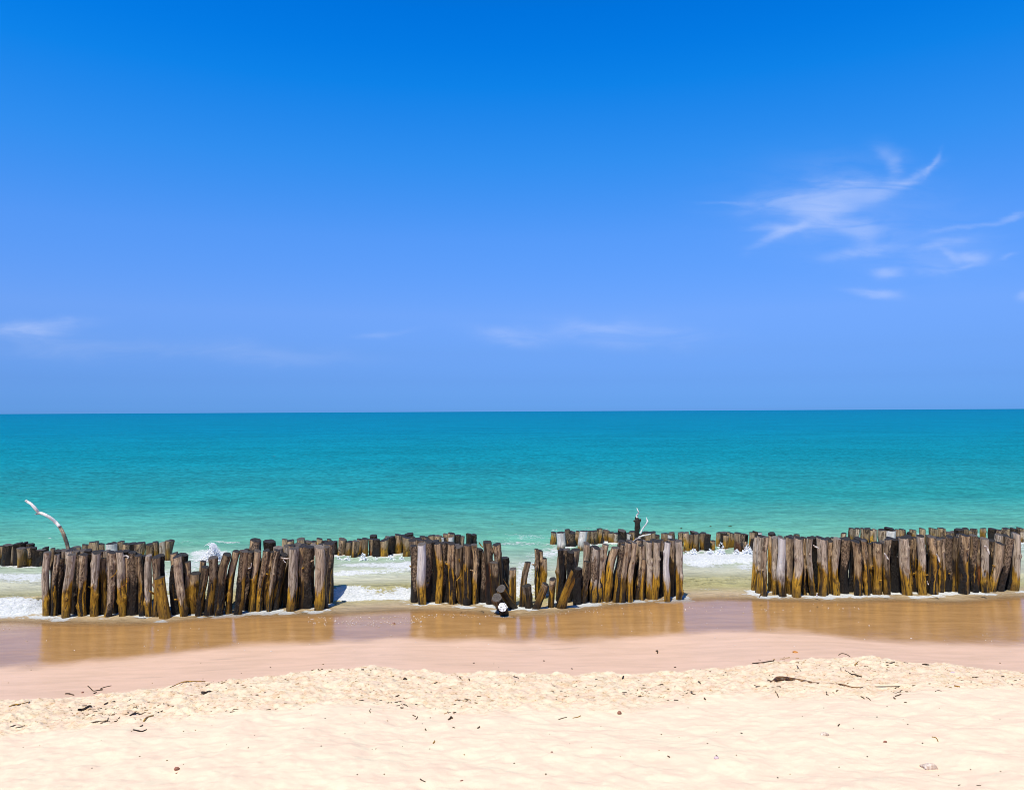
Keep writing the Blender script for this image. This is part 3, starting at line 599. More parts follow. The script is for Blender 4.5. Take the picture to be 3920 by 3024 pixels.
# the bleached bent branch rising behind the left cluster: dark foot, white upper limb
D1 = 12.6
br = px_tube('driftwood_branch', [(262, 2130), (258, 2088), (250, 2062), (241, 2040), (232, 2022), (228, 2014)], [15, 14, 13, 12], D1,
             'bent bleached driftwood branch, dark at its foot, rising behind left cluster', 'driftwood', WA(bark=.3, wet=.1, grey=1.0, dark=.35))
px_tube('bleached_limb', [(228, 2016), (214, 2000), (196, 1984), (176, 1972), (160, 1965), (148, 1962), (136, 1948), (120, 1930), (106, 1921), (98, 1915)],
        [12, 12, 11.5, 11, 10.5, 11, 12, 10, 9.5, 8.5], D1, '', '', WA(white=.9, grey=1.0), br)
px_tube('branch_stub', [(150, 1964), (142, 1967), (134, 1969)], [9, 6, 3], D1, '', '', WA(white=.6, grey=1.0, dark=.1), br)
# antler-like stump on the seaward row
D2 = 15.9
st = px_tube('dead_stump', [(2439, 2118), (2438, 2062), (2438, 2030), (2440, 2000), (2441, 1985)], [14, 17, 18, 20, 14], D2,
             'black charred stump with white antler-like branch, on seaward row behind middle cluster', 'driftwood', WA(bark=.9, wet=.7, dark=.75))
px_tube('bleached_branch', [(2440, 1988), (2437, 1974), (2445, 1962), (2441, 1953), (2438, 1944)], [8, 6, 6, 4, 2], D2, '', '', WA(white=.85, grey=1), st)
px_tube('side_snag', [(2440, 2000), (2430, 1994), (2425, 1993)], [9, 8, 3], D2, '', '', WA(bark=.9, dark=.8), st)
px_tube('side_snag', [(2440, 2004), (2450, 1994), (2453, 1986)], [9, 8, 3], D2, '', '', WA(bark=.9, dark=.8), st)
px_tube('side_snag', [(2441, 1992), (2433, 1985), (2434, 1978)], [8, 6, 2], D2, '', '', WA(bark=.9, dark=.8), st)
px_tube('side_snag', [(2446, 2006), (2450, 2022), (2448, 2034)], [6, 4, 2], D2, '', '', WA(bark=.9, dark=.8), st)
br2 = px_tube('forked_twig', [(2450, 2044), (2460, 2024), (2471, 2010), (2478, 1996), (2476, 1986), (2474, 1980)], [5, 5, 5.5, 5, 3.5, 2.5], D2 - .1,
              'thin white forked twig curving up right of the charred stump', 'twig', WA(white=.95, grey=1))
px_tube('twig_fork', [(2477, 1999), (2481, 1996), (2480, 1991)], [4, 2.5, 1.5], D2 - .1, '', '', WA(white=.9, grey=1), br2)
px_tube('driftwood_stick', [(2444, 2056), (2462, 2050), (2478, 2047), (2491, 2044)], [5, 6, 5, 4], D2 - .3, 'pale stick lying across post tops below the white forked twig', 'stick', WA(white=.7, grey=1))
px_tube('driftwood_stick', [(2409, 2082), (2424, 2072), (2438, 2062), (2452, 2060)], [3, 4, 4, 3], 12.5, 'thin grey stick resting on top of the middle cluster', 'stick', WA(white=.45, grey=1))
TW = 'small roots and twigs caught on the posts'
for pts, wd, dep, lab, at in [
    ([(418, 2212), (430, 2207), (442, 2195), (448, 2180)], [2, 3, 3, 2], 11.25, 'thin curved root hanging on a post in the left cluster', WA(wet=1)),
    ([(455, 2252), (472, 2242), (488, 2228), (492, 2214), (482, 2208)], [3, 4, 4, 3], 11.2, 'reddish curled root looping off a silver post, left cluster', WA(wet=1, red=.8)),
    ([(474, 2128), (484, 2127), (492, 2132), (487, 2137)], [4, 5, 5, 3], 11.25, 'pale curled twig lodged at a post top in the left cluster', WA(white=.5, grey=1)),
    ([(1075, 2134), (1088, 2137), (1101, 2138), (1106, 2136)], [3, 5, 5, 2], 11.35, 'tan stick wedged sideways near post tops, right part of left cluster', WA(white=.35, grey=.6)),
    ([(1084, 2142), (1090, 2150), (1094, 2153)], [3, 3, 2], 11.35, 'small white twig hanging below the wedged tan stick, left cluster', WA(white=.9)),
    ([(951, 2176), (960, 2172), (962, 2163), (963, 2155)], [4, 3, 3, 2], 11.4, 'small pale broken twig between two posts amid the left cluster', WA(white=.6)),
    ([(1835, 2077), (1840, 2086), (1848, 2094)], [4, 5, 4], 11.6, 'dark forked twig sticking up between posts, middle cluster left half', WA(dark=.6, wet=1)),
    ([(1747, 2222), (1757, 2212), (1764, 2200), (1766, 2192)], [3, 3, 3, 2], 11.5, 'ochre root strand slanting down a gap, middle cluster left half', WA(wet=1)),
    ([(1744, 2224), (1746, 2250), (1748, 2275), (1751, 2300)], [2, 2, 3, 2], 11.55, 'thin dark root hanging straight down a gap, middle cluster left half', WA(dark=.5, wet=1)),
    ([(1800, 2181), (1810, 2184), (1817, 2194), (1812, 2208)], [4, 5, 4, 3], 11.45, 'short hooked root on mottled post, middle cluster left half', WA(wet=.4, grey=.5)),
    ([(1926, 2216), (1936, 2232), (1944, 2246), (1950, 2256)], [2, 3, 3, 2], 11.2, 'fine dark root dangling beside the gap of the middle cluster', WA(dark=.6, wet=1)),
    ([(2608, 2106), (2618, 2110), (2627, 2115)], [3, 5, 3], 12.5, 'dark splinter poking right from the last post of the middle cluster', WA(dark=.5)),
    ([(3114, 2086), (3120, 2092), (3126, 2094), (3134, 2098)], [3, 6, 6, 3], 12.0, 'pale curled chip on a wide silver post, right cluster', WA(white=.6)),
    ([(3585, 2120), (3592, 2135), (3597, 2152)], [3, 7, 3], 12.1, 'pale strip of bark hanging mid right cluster', WA(white=.55)),
    ([(3770, 2090), (3778, 2098), (3784, 2110), (3787, 2122)], [7, 9, 6, 3], 12.1, 'torn pinkish bark flap on a silver post, right end of right cluster', WA(white=.45, red=.3)),
    ([(3386, 2118), (3394, 2132), (3402, 2142)], [5, 8, 3], 12.1, 'pale torn bark flap on a post, left half of right cluster', WA(white=.5)),
    ([(2906, 2286), (2911, 2278), (2915, 2270)], [3, 5, 4], 11.9, 'dark wedge of wood at the foot of the right cluster left end', WA(dark=.7, wet=1)),
    ([(3128, 2282), (3127, 2276), (3129, 2270)], [6, 6, 3], 11.8, 'tiny cream shell chip at the foot of the right cluster', WA(white=.9)),
    ([(3555, 2238), (3551, 2231), (3549, 2224)], [3, 4, 2], 12.0, 'curled pale splinter on a bark post, middle of right cluster', WA(white=.6))]:
    px_tube('twig', pts, wd, dep, lab, 'twig', at, group=TW)

# ------------------------------------------------------------------ sea
CRX = [(0, 1.0), (400, 1.0), (900, .8), (1300, 1.0), (1600, .9), (1900, .75), (2150, .7), (2500, .55), (2700, .55), (2880, .5), (3400, .4), (3920, .35)]
TOE = curve([(0, 2356), (90, 2350), (175, 2338), (700, 2330), (1280, 2299), (1400, 2294), (1570, 2288), (2000, 2286), (2200, 2280), (2610, 2246), (2880, 2236), (3400, 2225), (3920, 2215)], 0.0)
#  foam patches traced in the picture: cx, cy, rx, ry, strength
FOAM = [(60, 2320, 150, 42, .9), (20, 2330, 80, 34, .5), (60, 2205, 170, 14, .5), (100, 2225, 120, 10, .35), (640, 2300, 60, 50, .5), (670, 2225, 60, 40, .6),
        (1335, 2268, 70, 30, .85), (1420, 2288, 130, 9, .5), (1550, 2275, 35, 26, .7), (1480, 2262, 110, 26, .22), (1440, 2188, 170, 9, .55), (1335, 2196, 90, 9, .6), (1540, 2176, 70, 8, .5),
        (1450, 2162, 170, 9, .6), (1310, 2200, 50, 7, .45),
        (1990, 2230, 40, 50, .55), (2030, 2200, 60, 60, .45), (2060, 2260, 90, 20, .35), (2120, 2110, 60, 24, .45), (1990, 2080, 110, 8, .5), (2060, 2060, 130, 7, .45), (2070, 2125, 80, 14, .35), (2020, 2050, 90, 5, .5), (2150, 2030, 80, 8, .4), (2290, 2024, 120, 5, .4),
        (2740, 2145, 150, 14, .7), (2680, 2128, 90, 10, .8), (2830, 2135, 80, 14, .9), (2780, 2170, 120, 10, .35), (2680, 2160, 60, 14, .7), (2860, 2170, 40, 22, .55),
        (2720, 2255, 50, 6, .5), (2860, 2275, 90, 6, .45), (2630, 2290, 30, 14, .6), (2900, 2268, 40, 5, .5),
        (700, 2078, 50, 4, .5), (750, 2072, 60, 3, .5), (870, 2076, 60, 4, .5), (800, 2120, 90, 18, .8), (770, 2148, 90, 14, .55), (740, 2170, 70, 12, .5), (900, 2078, 60, 4, .3),
        (3905, 2090, 30, 16, .6), (3885, 2120, 40, 12, .35), (3860, 2015, 80, 3, .35), (3520, 2042, 30, 10, .5), (3740, 2044, 30, 8, .5),
        (190, 2060, 12, 4, .6), (195, 2072, 8, 3, .4), (1500, 2130, 30, 20, .3), (1250, 1990, 60, 2, .2), (830, 2072, 30, 2, .5), (1560, 2160, 30, 12, .6),
        (2440, 2005, 150, 3, .2), (1920, 2045, 90, 3, .35), (1870, 2070, 90, 3, .4), (3120, 2030, 80, 3, .15)]
def sea_height(x, y, px, py, foam):
    s = ySH(x); toe = TOE(x); u = y - toe; e = y - s
    A = np.interp(px, [c[0] for c in CRX], [c[1] for c in CRX]) * 0.20
    wig = 0.05 * (fbm2(x * 1.5, y * 0, 3, 61) - .5) * 2
    face = sstep(u + wig, -0.06, 0.20)
    hcr = A * face * (0.35 + 0.65 * np.exp(-np.clip(u - 0.25, 0, None) / 0.75))
    h2 = 0.07 * sstep(u, 1.45, 1.75) * np.exp(-np.clip(u - 1.7, 0, None) / 1.2)
    D = y
    amp = np.interp(D, [9, 11, 13, 16, 22, 40, 80, 200], [0.0, .006, .014, .025, .035, .03, .015, 0])
    sw = (fbm2(x * 0.9, y * 2.2, 4, 71, .55) - .5) * 2.2 + 0.5 * (fbm2(x * 3, y * 6, 3, 73) - .5)
    z = hcr + h2 + amp * sw
    z = z + foam * 0.032 * (fbm2(x * 14, y * 14, 3, 81) - 0.35) * sstep(u, -.1, .1)
    zs = sand_base(x, y) + 0.006
    # thin sheet running up the sand
    thin = sstep(e, -0.05, 0.5)
    return np.where(e < 0.5, zs * (1 - thin) + np.maximum(z, 0.004) * thin, z)
def build_sea():
    tt = np.concatenate([np.linspace(0, 0.36, 330), np.linspace(0.36, 1, 330)[1:]])
    u = np.concatenate([-np.geomspace(30, .80, 40), np.linspace(-.78, .78, 1000), np.geomspace(.80, 30, 40)])
    # columns fan out; row 0 follows the shoreline
    y0 = np.zeros_like(u)
    for i, q in enumerate(u):
        y = 11.0
        for _ in range(30): y = 0.5 * y + 0.5 * float(ySH(q * y) - 0.30)
        y0[i] = max(y, 2.0)
    P0 = 1 / y0[None, :]; P1 = 1 / 90000.0
    inv = P0 * (1 - tt[:, None]) + P1 * tt[:, None]; Y = 1 / inv; X = u[None, :] * Y
    x, y = X.ravel(), Y.ravel(); px, py = proj(np.stack([x, y, 0 * x], -1))
    z0 = sea_height(x, y, px, py, 0 * x); qx, qy = px, py; px, py = proj(np.stack([x, y, z0], -1))
    foam = np.zeros_like(x)
    near = (y < 30)
    for (cx, cy, rx, ry, stg) in FOAM:
        r2 = ((px[near] - cx) / rx) ** 2 + ((py[near] - cy) / ry) ** 2; foam[near] += stg * np.exp(-r2 ** 1.5 * 0.9)
    toe = TOE(x); uu_ = y - toe
    # foam at the toe of the breaking wave, wash between the rows
    ff = np.interp(px, [0, 300, 900, 1280, 1400, 1570, 1900, 2150, 2300, 2650, 3920], [1.0, .85, .5, .8, .6, .66, .35, .35, .12, .05, .03])
    foam += ff * np.exp(-((uu_ - 0.0) / 0.13) ** 2) * near
    fw = np.interp(px, [0, 500, 1300, 1570, 2200, 2650, 2900, 3920], [.42, .42, .36, .36, .3, .38, .40, .26])
    foam += fw * np.exp(-((uu_ - 2.15) / 0.55) ** 2) * near
    foam += 0.18 * np.exp(-((uu_ - 4.2) / 1.1) ** 2) * near
    # foam round the feet of the front posts and the thin white line at the edge of the sheet
    idx = np.where(near & (y < 14.0) & (uu_ < 0.6) & (np.abs(x) < 11))[0]
    fx = np.array([f[0] for f in FEET]); fy = np.array([f[1] for f in FEET])
    best = np.full(len(idx), 9.0)
    for a, c_, r in FEET: best = np.minimum(best, np.hypot((x[idx] - a) * .8, (y[idx] - (c_ - r - .05)) * 1.0))
    foam[idx] += 1.5 * np.exp(-(best / 0.13) ** 2) * np.clip(3.2 * (fbm2(x[idx] * 3.2, y[idx] * 5, 3, 93) - .30), 0.05, 1.2)
    e = y - ySH(x)
    foam += 0.42 * np.exp(-((e - 0.05) / 0.06) ** 2) * (fbm2(x * 1.6, y * 0 + 2, 3, 95) * 1.5 - .15)
    for (a, Bp, T, r, lk, yt) in backrows:
        if Bp[1] < 30:
            m = np.where(near & (np.abs(x - Bp[0]) < .4) & (np.abs(y - Bp[1]) < .5))[0]
            foam[m] += 0.36 * np.exp(-(np.hypot(x[m] - Bp[0], y[m] - Bp[1] + .1) / 0.16) ** 2)
    foam = np.clip(foam, 0, 1.4)
    z = sea_height(x, y, qx, qy, foam * near)
    off = np.log10(np.clip(1 + np.clip(e, 0, None), 1, 1e5)) / 4.0
    mesh_obj('sea', np.stack([x, y, z], -1), grid_faces(len(tt), len(u)), sea_m, attrs={'foam': foam, 'off': off, 'edge': sstep(e, -0.12, 0.55), 'dist': np.log10(y) / 5.0})
    tag(bpy.data.objects['sea'], 'turquoise sea reaching the horizon, small wave breaking between the post rows', 'sea', kind='structure')

sea_m, n, b = material('sea_water')
off = n.attr('off'); foam = n.attr('foam'); edge = n.attr('edge'); dist = n.attr('dist')
o1 = lambda e: math.log10(1 + e) / 4.0
wc = n.ramp(off, [(o1(0.0), (0.42, 0.27, 0.13)), (o1(0.55), (0.46, 0.36, 0.22)), (o1(1.15), (0.37, 0.35, 0.17)), (o1(2.1), (0.54, 0.54, 0.40)), (o1(3.6), (0.40, 0.50, 0.38)),
                  (o1(6.5), (0.14, 0.42, 0.29)), (o1(14), (0.022, 0.30, 0.29)), (o1(35), (0.004, 0.235, 0.305)), (o1(110), (0.0015, 0.195, 0.32)), (o1(1500), (0.001, 0.155, 0.31))])
co = n.coord(); c1 = n.coord((1.0, 1.25, 1)); c2 = n.coord((0.22, 0.45, 1)); c3 = n.coord((0.03, 0.06, 1))
w1 = n.noise(c1, 3.6, 6, 0.68, .3); w2 = n.noise(c2, 3.0, 5, 0.6, .4); w3 = n.noise(c3, 1.5, 5, 0.6, .3)
pt = n.ss(n.noise(c3, 2.3, 5, 0.6, .5), 0.35, 0.65, 0.93, 1.07); pt = n.m('MULTIPLY', pt, n.ss(w2, 0.36, 0.64, 0.90, 1.10)); pt = n.m('MULTIPLY', pt, n.m('ADD', 1.0, n.m('MULTIPLY', n.m('SUBTRACT', n.ss(w1, 0.38, 0.62, 0.76, 1.24), 1.0), n.ss(dist, 0.24, 0.33, 0.3, 1.0))))
vm = n.new('ShaderNodeVectorMath', operation='SCALE'); n.L.new(wc, vm.inputs[0]); n.put(vm.inputs['Scale'], pt)
wcol = vm.outputs[0]
bsum = n.bump(w1, n.ss(dist, 0.22, 0.33, 0.6, 0.9), 0.12)
bsum = n.bump(w2, n.ss(dist, 0.25, 0.5, 0.5, 0.6), 0.5, bsum)
bsum = n.bump(w3, 0.6, 1.5, bsum)
fine = n.noise(co, 16, 4, 0.6, .4); bsum = n.bump(fine, n.ss(dist, 0.2, 0.30, 0.5, 0.0), 0.02, bsum)
dif = n.new('ShaderNodeBsdfDiffuse'); n.put(dif.inputs[0], wcol); n.L.new(bsum, dif.inputs['Normal'])
gl = n.new('ShaderNodeBsdfGlossy'); gl.inputs['Roughness'].default_value = 0.16; n.L.new(bsum, gl.inputs['Normal'])
fr = n.new('ShaderNodeFresnel'); fr.inputs['IOR'].default_value = 1.33; n.L.new(bsum, fr.inputs['Normal'])
frm = n.m('MINIMUM', n.m('MULTIPLY', fr.outputs[0], 0.7), n.ss(dist, 0.24, 0.36, 0.20, 0.02))
mx = n.new('ShaderNodeMixShader'); n.put(mx.inputs[0], frm); n.L.new(dif.outputs[0], mx.inputs[1]); n.L.new(gl.outputs[0], mx.inputs[2])
# foam: lacy where thin, solid where strong
fc = n.coord((1.0, 1.9, 1.0)); f1 = n.noise(fc, 7.5, 6, 0.62, 1.2); f2 = n.noise(fc, 28, 4, 0.6, .6)
vor = n.new('ShaderNodeTexVoronoi', feature='DISTANCE_TO_EDGE'); n.L.new(fc, vor.inputs['Vector']); vor.inputs['Scale'].default_value = 9.0
lace = n.m('ADD', n.m('MULTIPLY', n.m('SUBTRACT', f1, 0.5), 1.5), n.m('MULTIPLY', f2, 0.5)); lace = n.m('SUBTRACT', lace, n.m('MULTIPLY', vor.outputs['Distance'], 0.5))
fm = n.ss(n.m('ADD', lace, n.m('MULTIPLY', foam, 0.72)), 0.58, 0.76)
fm = n.m('MULTIPLY', fm, n.ss(foam, 0.04, 0.2))
fd = n.new('ShaderNodeBsdfDiffuse'); n.put(fd.inputs[0], n.mix(n.ss(f2, .3, .7), (0.74, 0.76, 0.77), (0.52, 0.56, 0.55)))
n.L.new(n.bump(n.m('ADD', f1, f2), 0.8, 0.03), fd.inputs['Normal'])
mf = n.new('ShaderNodeMixShader'); n.put(mf.inputs[0], fm); n.L.new(mx.outputs[0], mf.inputs[1]); n.L.new(fd.outputs[0], mf.inputs[2])
tr = n.new('ShaderNodeBsdfTransparent'); me_ = n.new('ShaderNodeMixShader')
n.put(me_.inputs[0], n.m('MAXIMUM', n.m('ADD', n.m('MULTIPLY', edge, 0.92), n.m('MULTIPLY', fine, 0.1), clamp=True), n.m('MULTIPLY', fm, edge)))
n.L.new(tr.outputs[0], me_.inputs[1]); n.L.new(mf.outputs[0], me_.inputs[2])
sea_m.node_tree.nodes.remove(b); n.L.new(me_.outputs[0], [q for q in sea_m.node_tree.nodes if q.type == 'OUTPUT_MATERIAL'][0].inputs[0])
build_sea()

# ------------------------------------------------------------------ spray thrown up at the posts
foam_m, n, b = material('white_spray'); b.inputs['Base Color'].default_value = (0.86, 0.88, 0.9, 1); b.inputs['Roughness'].default_value = 0.5
b.inputs['Subsurface Weight'].default_value = 0.0
ICO = None
def ico():
    global ICO
    if ICO is None:
        import bmesh
        bm = bmesh.new(); bmesh.ops.create_icosphere(bm, subdivisions=1, radius=1.0)
        ICO = (np.array([v.co[:] for v in bm.verts]), np.array([[v.index for v in f.verts] for f in bm.faces])); bm.free()
    return ICO
def blobs(name, pts, rad, mat, label, cat, kind='stuff', stretch=None, **attrs):
    V, Fc = ico(); out = []; fs = []
    for i, (p, r) in enumerate(zip(pts, rad)):
        q = V * r * (0.7 + 0.6 * RNG.rand(1, 3)) * (1 + 0.3 * (RNG.rand(len(V), 1) - .5))
        if stretch is not None: q = q * np.array(stretch)
        a = RNG.rand() * 6.28; c, s = math.cos(a), math.sin(a); q = q @ np.array([[c, -s, 0], [s, c, 0], [0, 0, 1]])
        out.append(q + p); fs.append(Fc + i * len(V))
    out = np.vstack(out); fs = np.vstack(fs)
    at = {k: np.full(len(out), v) for k, v in attrs.items()}
    o = mesh_obj(name, out, fs, mat, attrs=at); tag(o, label, cat, kind=kind); return o
def spray(segs, label, seed):
    """segs: px x0, x1, base px y, height px, count"""
    rs = np.random.RandomState(seed); P = []; R = []
    for (x0, x1, yb, hp, cnt, big) in segs:
        for _ in range(cnt):
            x = rs.uniform(x0, x1); t = rs.rand() ** 1.25
            env = 0.45 + 0.55 * math.sin(x * 0.09 + seed) * math.sin(x * 0.031)
            D = at_z(x, yb, 0)[1] + rs.uniform(-.12, .12); p = at_y(x, yb - t * hp * max(env, .15), D); P.append(p)
            R.append(big * rs.uniform(.35, 1.0) * (1 - 0.6 * t) * 1.35)
    return blobs('sea_spray', P, R, foam_m, label, 'spray')
# tall splash plume seen through the dip in the left cluster
def plume():
    rs = np.random.RandomState(3); P = []; R = []
    for _ in range(3600):
        t = rs.rand() ** 1.3; cx = 812 + (t - .1) * 14 * math.sin(t * 3); wd = 34 * (1 - t) ** .8 + 4
        x = cx + rs.normal() * wd * .55; D = 13.2 + rs.normal() * .12; P.append(at_y(x, 2150 - t * 72 * (1 - ((x - cx) / 60) ** 2 * .6), D)); R.append(rs.uniform(.004, .015) * (1 - .5 * t))
    for k in range(3):   # curling fingers
        a0 = rs.uniform(-.6, .2)
        for j in range(26):
            f = j / 26; P.append(at_y(806 - 26 * f + 6 * k, 2092 - 10 * math.sin(f * 2.4) - k * 4 + 8 * f * f, 13.2)); R.append(.007 * (1 - f) + .002)
    return blobs('sea_spray', P, R, foam_m, 'white plume of spray leaping behind the dip in the left cluster', 'spray')
plume()
spray([(1290, 1560, 2160, 44, 1500, .020), (1300, 1400, 2162, 54, 500, .020)], 'splashing spray at post feet in gap between left and middle clusters', 5)
spray([(2625, 2890, 2136, 50, 1700, .020), (2740, 2800, 2136, 80, 260, .016), (2840, 2890, 2136, 66, 360, .020)], 'white spray at post feet in gap between middle and right clusters', 8)
spray([(2105, 2160, 2122, 20, 180, .020), (2605, 2640, 2124, 14, 80, .02)], 'spray at the left end of the right-centre seaward row', 9)
spray([(130, 165, 2192, 26, 120, .018), (0, 160, 2194, 8, 120, .015), (630, 665, 2165, 16, 90, .016), (190, 206, 2196, 20, 60, .02)], 'low spray at the feet of the far-left seaward posts', 12)
spray([(0, 172, 2300, 9, 420, .024), (1285, 1400, 2262, 24, 700, .026), (1380, 1580, 2246, 12, 90, .012), (1400, 1560, 2275, 22, 120, .010), (1530, 1575, 2262, 18, 180, .02)], 'broken crest of the small wave between the clusters', 14)
spray([(900, 2000, 2345, 3, 10, .006)], 'tiny foam flecks', 15) if False else None

# ------------------------------------------------------------------ things lying on the sand
drift_m = wood_m
stone_m, n, b = material('pale_stone'); st_n = n.noise(n.coord(), 30, 5, .65)
n.L.new(n.mix(n.ss(st_n, .35, .65), (0.72, 0.62, 0.52), (0.42, 0.30, 0.22)), b.inputs['Base Color']); b.inputs['Roughness'].default_value = .9; n.L.new(n.bump(st_n, .8, .01), b.inputs['Normal'])
peb_m, n, b = material('brown_pebble'); st_n = n.noise(n.coord(), 60, 4, .6)
n.L.new(n.mix(n.ss(st_n, .35, .65), (0.32, 0.12, 0.07), (0.14, 0.06, 0.035)), b.inputs['Base Color']); b.inputs['Roughness'].default_value = .6
shell_m, n, b = material('shell'); b.inputs['Base Color'].default_value = (0.55, 0.42, 0.46, 1); b.inputs['Roughness'].default_value = .5
leaf_m, n, b = material('orange_leaf'); b.inputs['Base Color'].default_value = (0.50, 0.20, 0.03, 1); b.inputs['Roughness'].default_value = .6
frond_m, n, b = material('palm_sheath'); fn = n.noise(n.coord((2, 60, 30)), 1.0, 4, .6)
n.L.new(n.mix(n.ss(fn, .35, .65), (0.20, 0.095, 0.018), (0.03, 0.012, 0.004)), b.inputs['Base Color']); b.inputs['Roughness'].default_value = .5

def c7(x, y): return (x / 1.68, 2400 + y / 1.68)
def c8(x, y): return (1300 + x / 1.68, 2400 + y / 1.68)
def c9(x, y): return (2600 + x / 1.6545, 2400 + y / 1.6545)
def stick(cf, pts, w, label, lift=1.0, at=None, cat='stick', name='driftwood_stick', k=4):
    G = [on_sand(*cf(*p)) for p in pts]; dpt = G[0][1]; r = w / 1.67 * dpt / F / 2
    G = catmull(G, k); O = Vector(G[0]); rr = [r * (1 - 0.45 * abs(i / (len(G) - 1) - .4)) for i in range(len(G))]
    L_ = [Vector(g) - O + Vector((0, 0, r * .7 * lift)) for g in G]
    o = tube(name, L_, rr, wood_m, None, 8, at or WA(dark=.55, wet=0.0, bark=.8, grey=.2), .35); o.location = O; tag(o, label, cat, 'bits of driftwood lying on the sand'); return o
stick(c7, [(565, 378), (582, 394), (600, 411), (625, 408), (648, 406), (660, 402), (645, 398), (668, 388), (715, 377)], 6, 'zigzag dark twig on the moist sand, left side of the beach', k=3)
stick(c7, [(420, 430), (445, 430), (475, 438)], 9, 'short dark wood chip left of the zigzag twig')
stick(c7, [(603, 428), (612, 424), (620, 421)], 8, 'tiny dark chip just below the zigzag twig')
stick(c7, [(856, 662), (872, 666), (905, 673), (925, 669), (943, 662)], 9, 'curved reddish-black stick alone on smooth sand, lower left', at=WA(dark=.3, wet=1, red=.8, bark=.6))
stick(c7, [(595, 616), (625, 610), (660, 612), (690, 603), (696, 588)], 9, 'long ragged dark driftwood in the left wrack line')
stick(c7, [(735, 608), (752, 606), (762, 590), (770, 582)], 8, 'hooked black twig amid the left wrack line')
stick(c7, [(835, 572), (860, 562), (878, 558), (905, 566), (930, 560)], 12, 'thick purple-black bark piece at right of left wrack line', at=WA(dark=.4, wet=1, red=.5, bark=.9))
stick(c7, [(925, 608), (938, 590), (958, 580), (985, 572)], 12, 'olive-brown bent bark strip, right end of left wrack line', at=WA(dark=.2, wet=1, bark=.4))
stick(c7, [(930, 552), (960, 556), (985, 552), (1005, 540)], 6, 'fine dark twig above the olive bark strip')
stick(c7, [(1015, 548), (1030, 546), (1045, 541)], 6, 'small black twig at the far right of left wrack line')
stick(c7, [(668, 495), (690, 488), (740, 478)], 8, 'short dark twig in crusty sand above left wrack line')
stick(c7, [(60, 512), (95, 500), (130, 496), (190, 482)], 8, 'long olive-brown stick half sunk in sand at left edge', at=WA(dark=.1, wet=1, bark=.4))
stick(c7, [(62, 640), (95, 632), (130, 630)], 6, 'dark twig lying at far left edge of wrack')
stick(c7, [(100, 648), (135, 642), (160, 632)], 5, 'thin dark twig crossing another at far left')
stick(c7, [(185, 638), (198, 632), (212, 640)], 5, 'tiny bent twig right of the far-left twig pair')
stick(c7, [(900, 640), (912, 636), (918, 630)], 8, 'little black chip above the curved reddish stick')
stick(c7, [(1175, 465), (1190, 458), (1215, 448)], 6, 'short brown sliver mid left crusty sand')
stick(c7, [(1090, 385), (1180, 362), (1260, 352), (1320, 350)], 6, 'long low brown ridge of buried wood, upper edge of dry sand', at=WA(wet=1, dark=.1, bark=.3))
stick(c7, [(1300, 425), (1325, 428), (1350, 418)], 18, 'chunky brown wood clod in crusty sand, left of centre', at=WA(wet=1, dark=.1, bark=.8), cat='wood chunk', name='wood_chunk')
stick(c7, [(500, 535), (545, 530), (570, 522), (590, 520)], 14, 'brown lump of wood in crusty sand, left side', at=WA(wet=1, dark=.15, bark=.7), cat='wood chunk', name='wood_chunk')
stick(c8, [(410, 338), (420, 330), (433, 338)], 9, 'black triangular chip, upper crusty sand left of centre')
stick(c8, [(360, 452), (372, 446), (385, 440)], 10, 'brown chip above a row of small twigs, centre left')
stick(c8, [(355, 486), (372, 482), (396, 479)], 6, 'thin dark twig centre left, first of four in line')
stick(c8, [(392, 520), (402, 522), (410, 520)], 9, 'stubby dark twig centre left, below a thin one')
stick(c8, [(408, 500), (422, 506), (436, 514)], 7, 'slanting twig centre left, beside a stubby one')
stick(c8, [(470, 566), (480, 572), (490, 576)], 7, 'dark sliver pointing down right, centre left')
stick(c8, [(490, 594), (497, 586), (502, 576)], 6, 'dark sliver pointing up, beside the down-right sliver')
stick(c8, [(192, 538), (196, 546), (199, 552)], 6, 'single short upright-looking twig, centre left sand')
stick(c8, [(550, 655), (553, 660), (556, 666)], 8, 'small black chip below the paired slivers')
stick(c8, [(700, 598), (712, 590), (716, 580), (726, 588)], 12, 'dark ragged clump of bark at centre of beach', cat='bark')
stick(c8, [(726, 648), (735, 646), (742, 650)], 6, 'tiny dark chip right below the ragged clump')
stick(c8, [(888, 652), (895, 648), (901, 642)], 10, 'oval brown chip, centre of smooth sand')
stick(c8, [(518, 977), (530, 986), (552, 996)], 7, 'dark slanting stick at the bottom of the photo, left of centre')
stick(c8, [(602, 750), (608, 742), (612, 733)], 9, 'tan chip on smooth sand, left of centre', at=WA(wet=1, grey=.2))
stick(c8, [(832, 335), (834, 340), (836, 346)], 9, 'small black chip near upper edge of dry sand, centre')
stick(c8, [(772, 324), (777, 329), (781, 333)], 8, 'small slanted black chip left of its upright neighbour')
stick(c8, [(1120, 316), (1135, 324), (1152, 326)], 6, 'bent thin twig near upper edge, right of centre')
stick(c8, [(1408, 595), (1430, 588), (1462, 580)], 6, 'thin brown twig in crusty sand right of centre')
stick(c8, [(1500, 586), (1530, 580), (1552, 570)], 6, 'tan sliver right of the thin brown twig', at=WA(wet=1, grey=.2))
stick(c8, [(2036, 157), (2044, 156), (2044, 170)], 11, 'black hooked scrap alone on the moist sand', cat='scrap')
stick(c8, [(1820, 334), (1824, 326), (1826, 318)], 12, 'reddish-black chip at upper edge of dry sand', at=WA(dark=.4, wet=1, red=.8, bark=.6))
stick(c8, [(2052, 376), (2065, 372), (2080, 368)], 7, 'small dark twig in crusty sand, right centre')
stick(c8, [(2110, 830), (2117, 834), (2124, 838)], 8, 'brown oval chip on smooth sand, right centre')
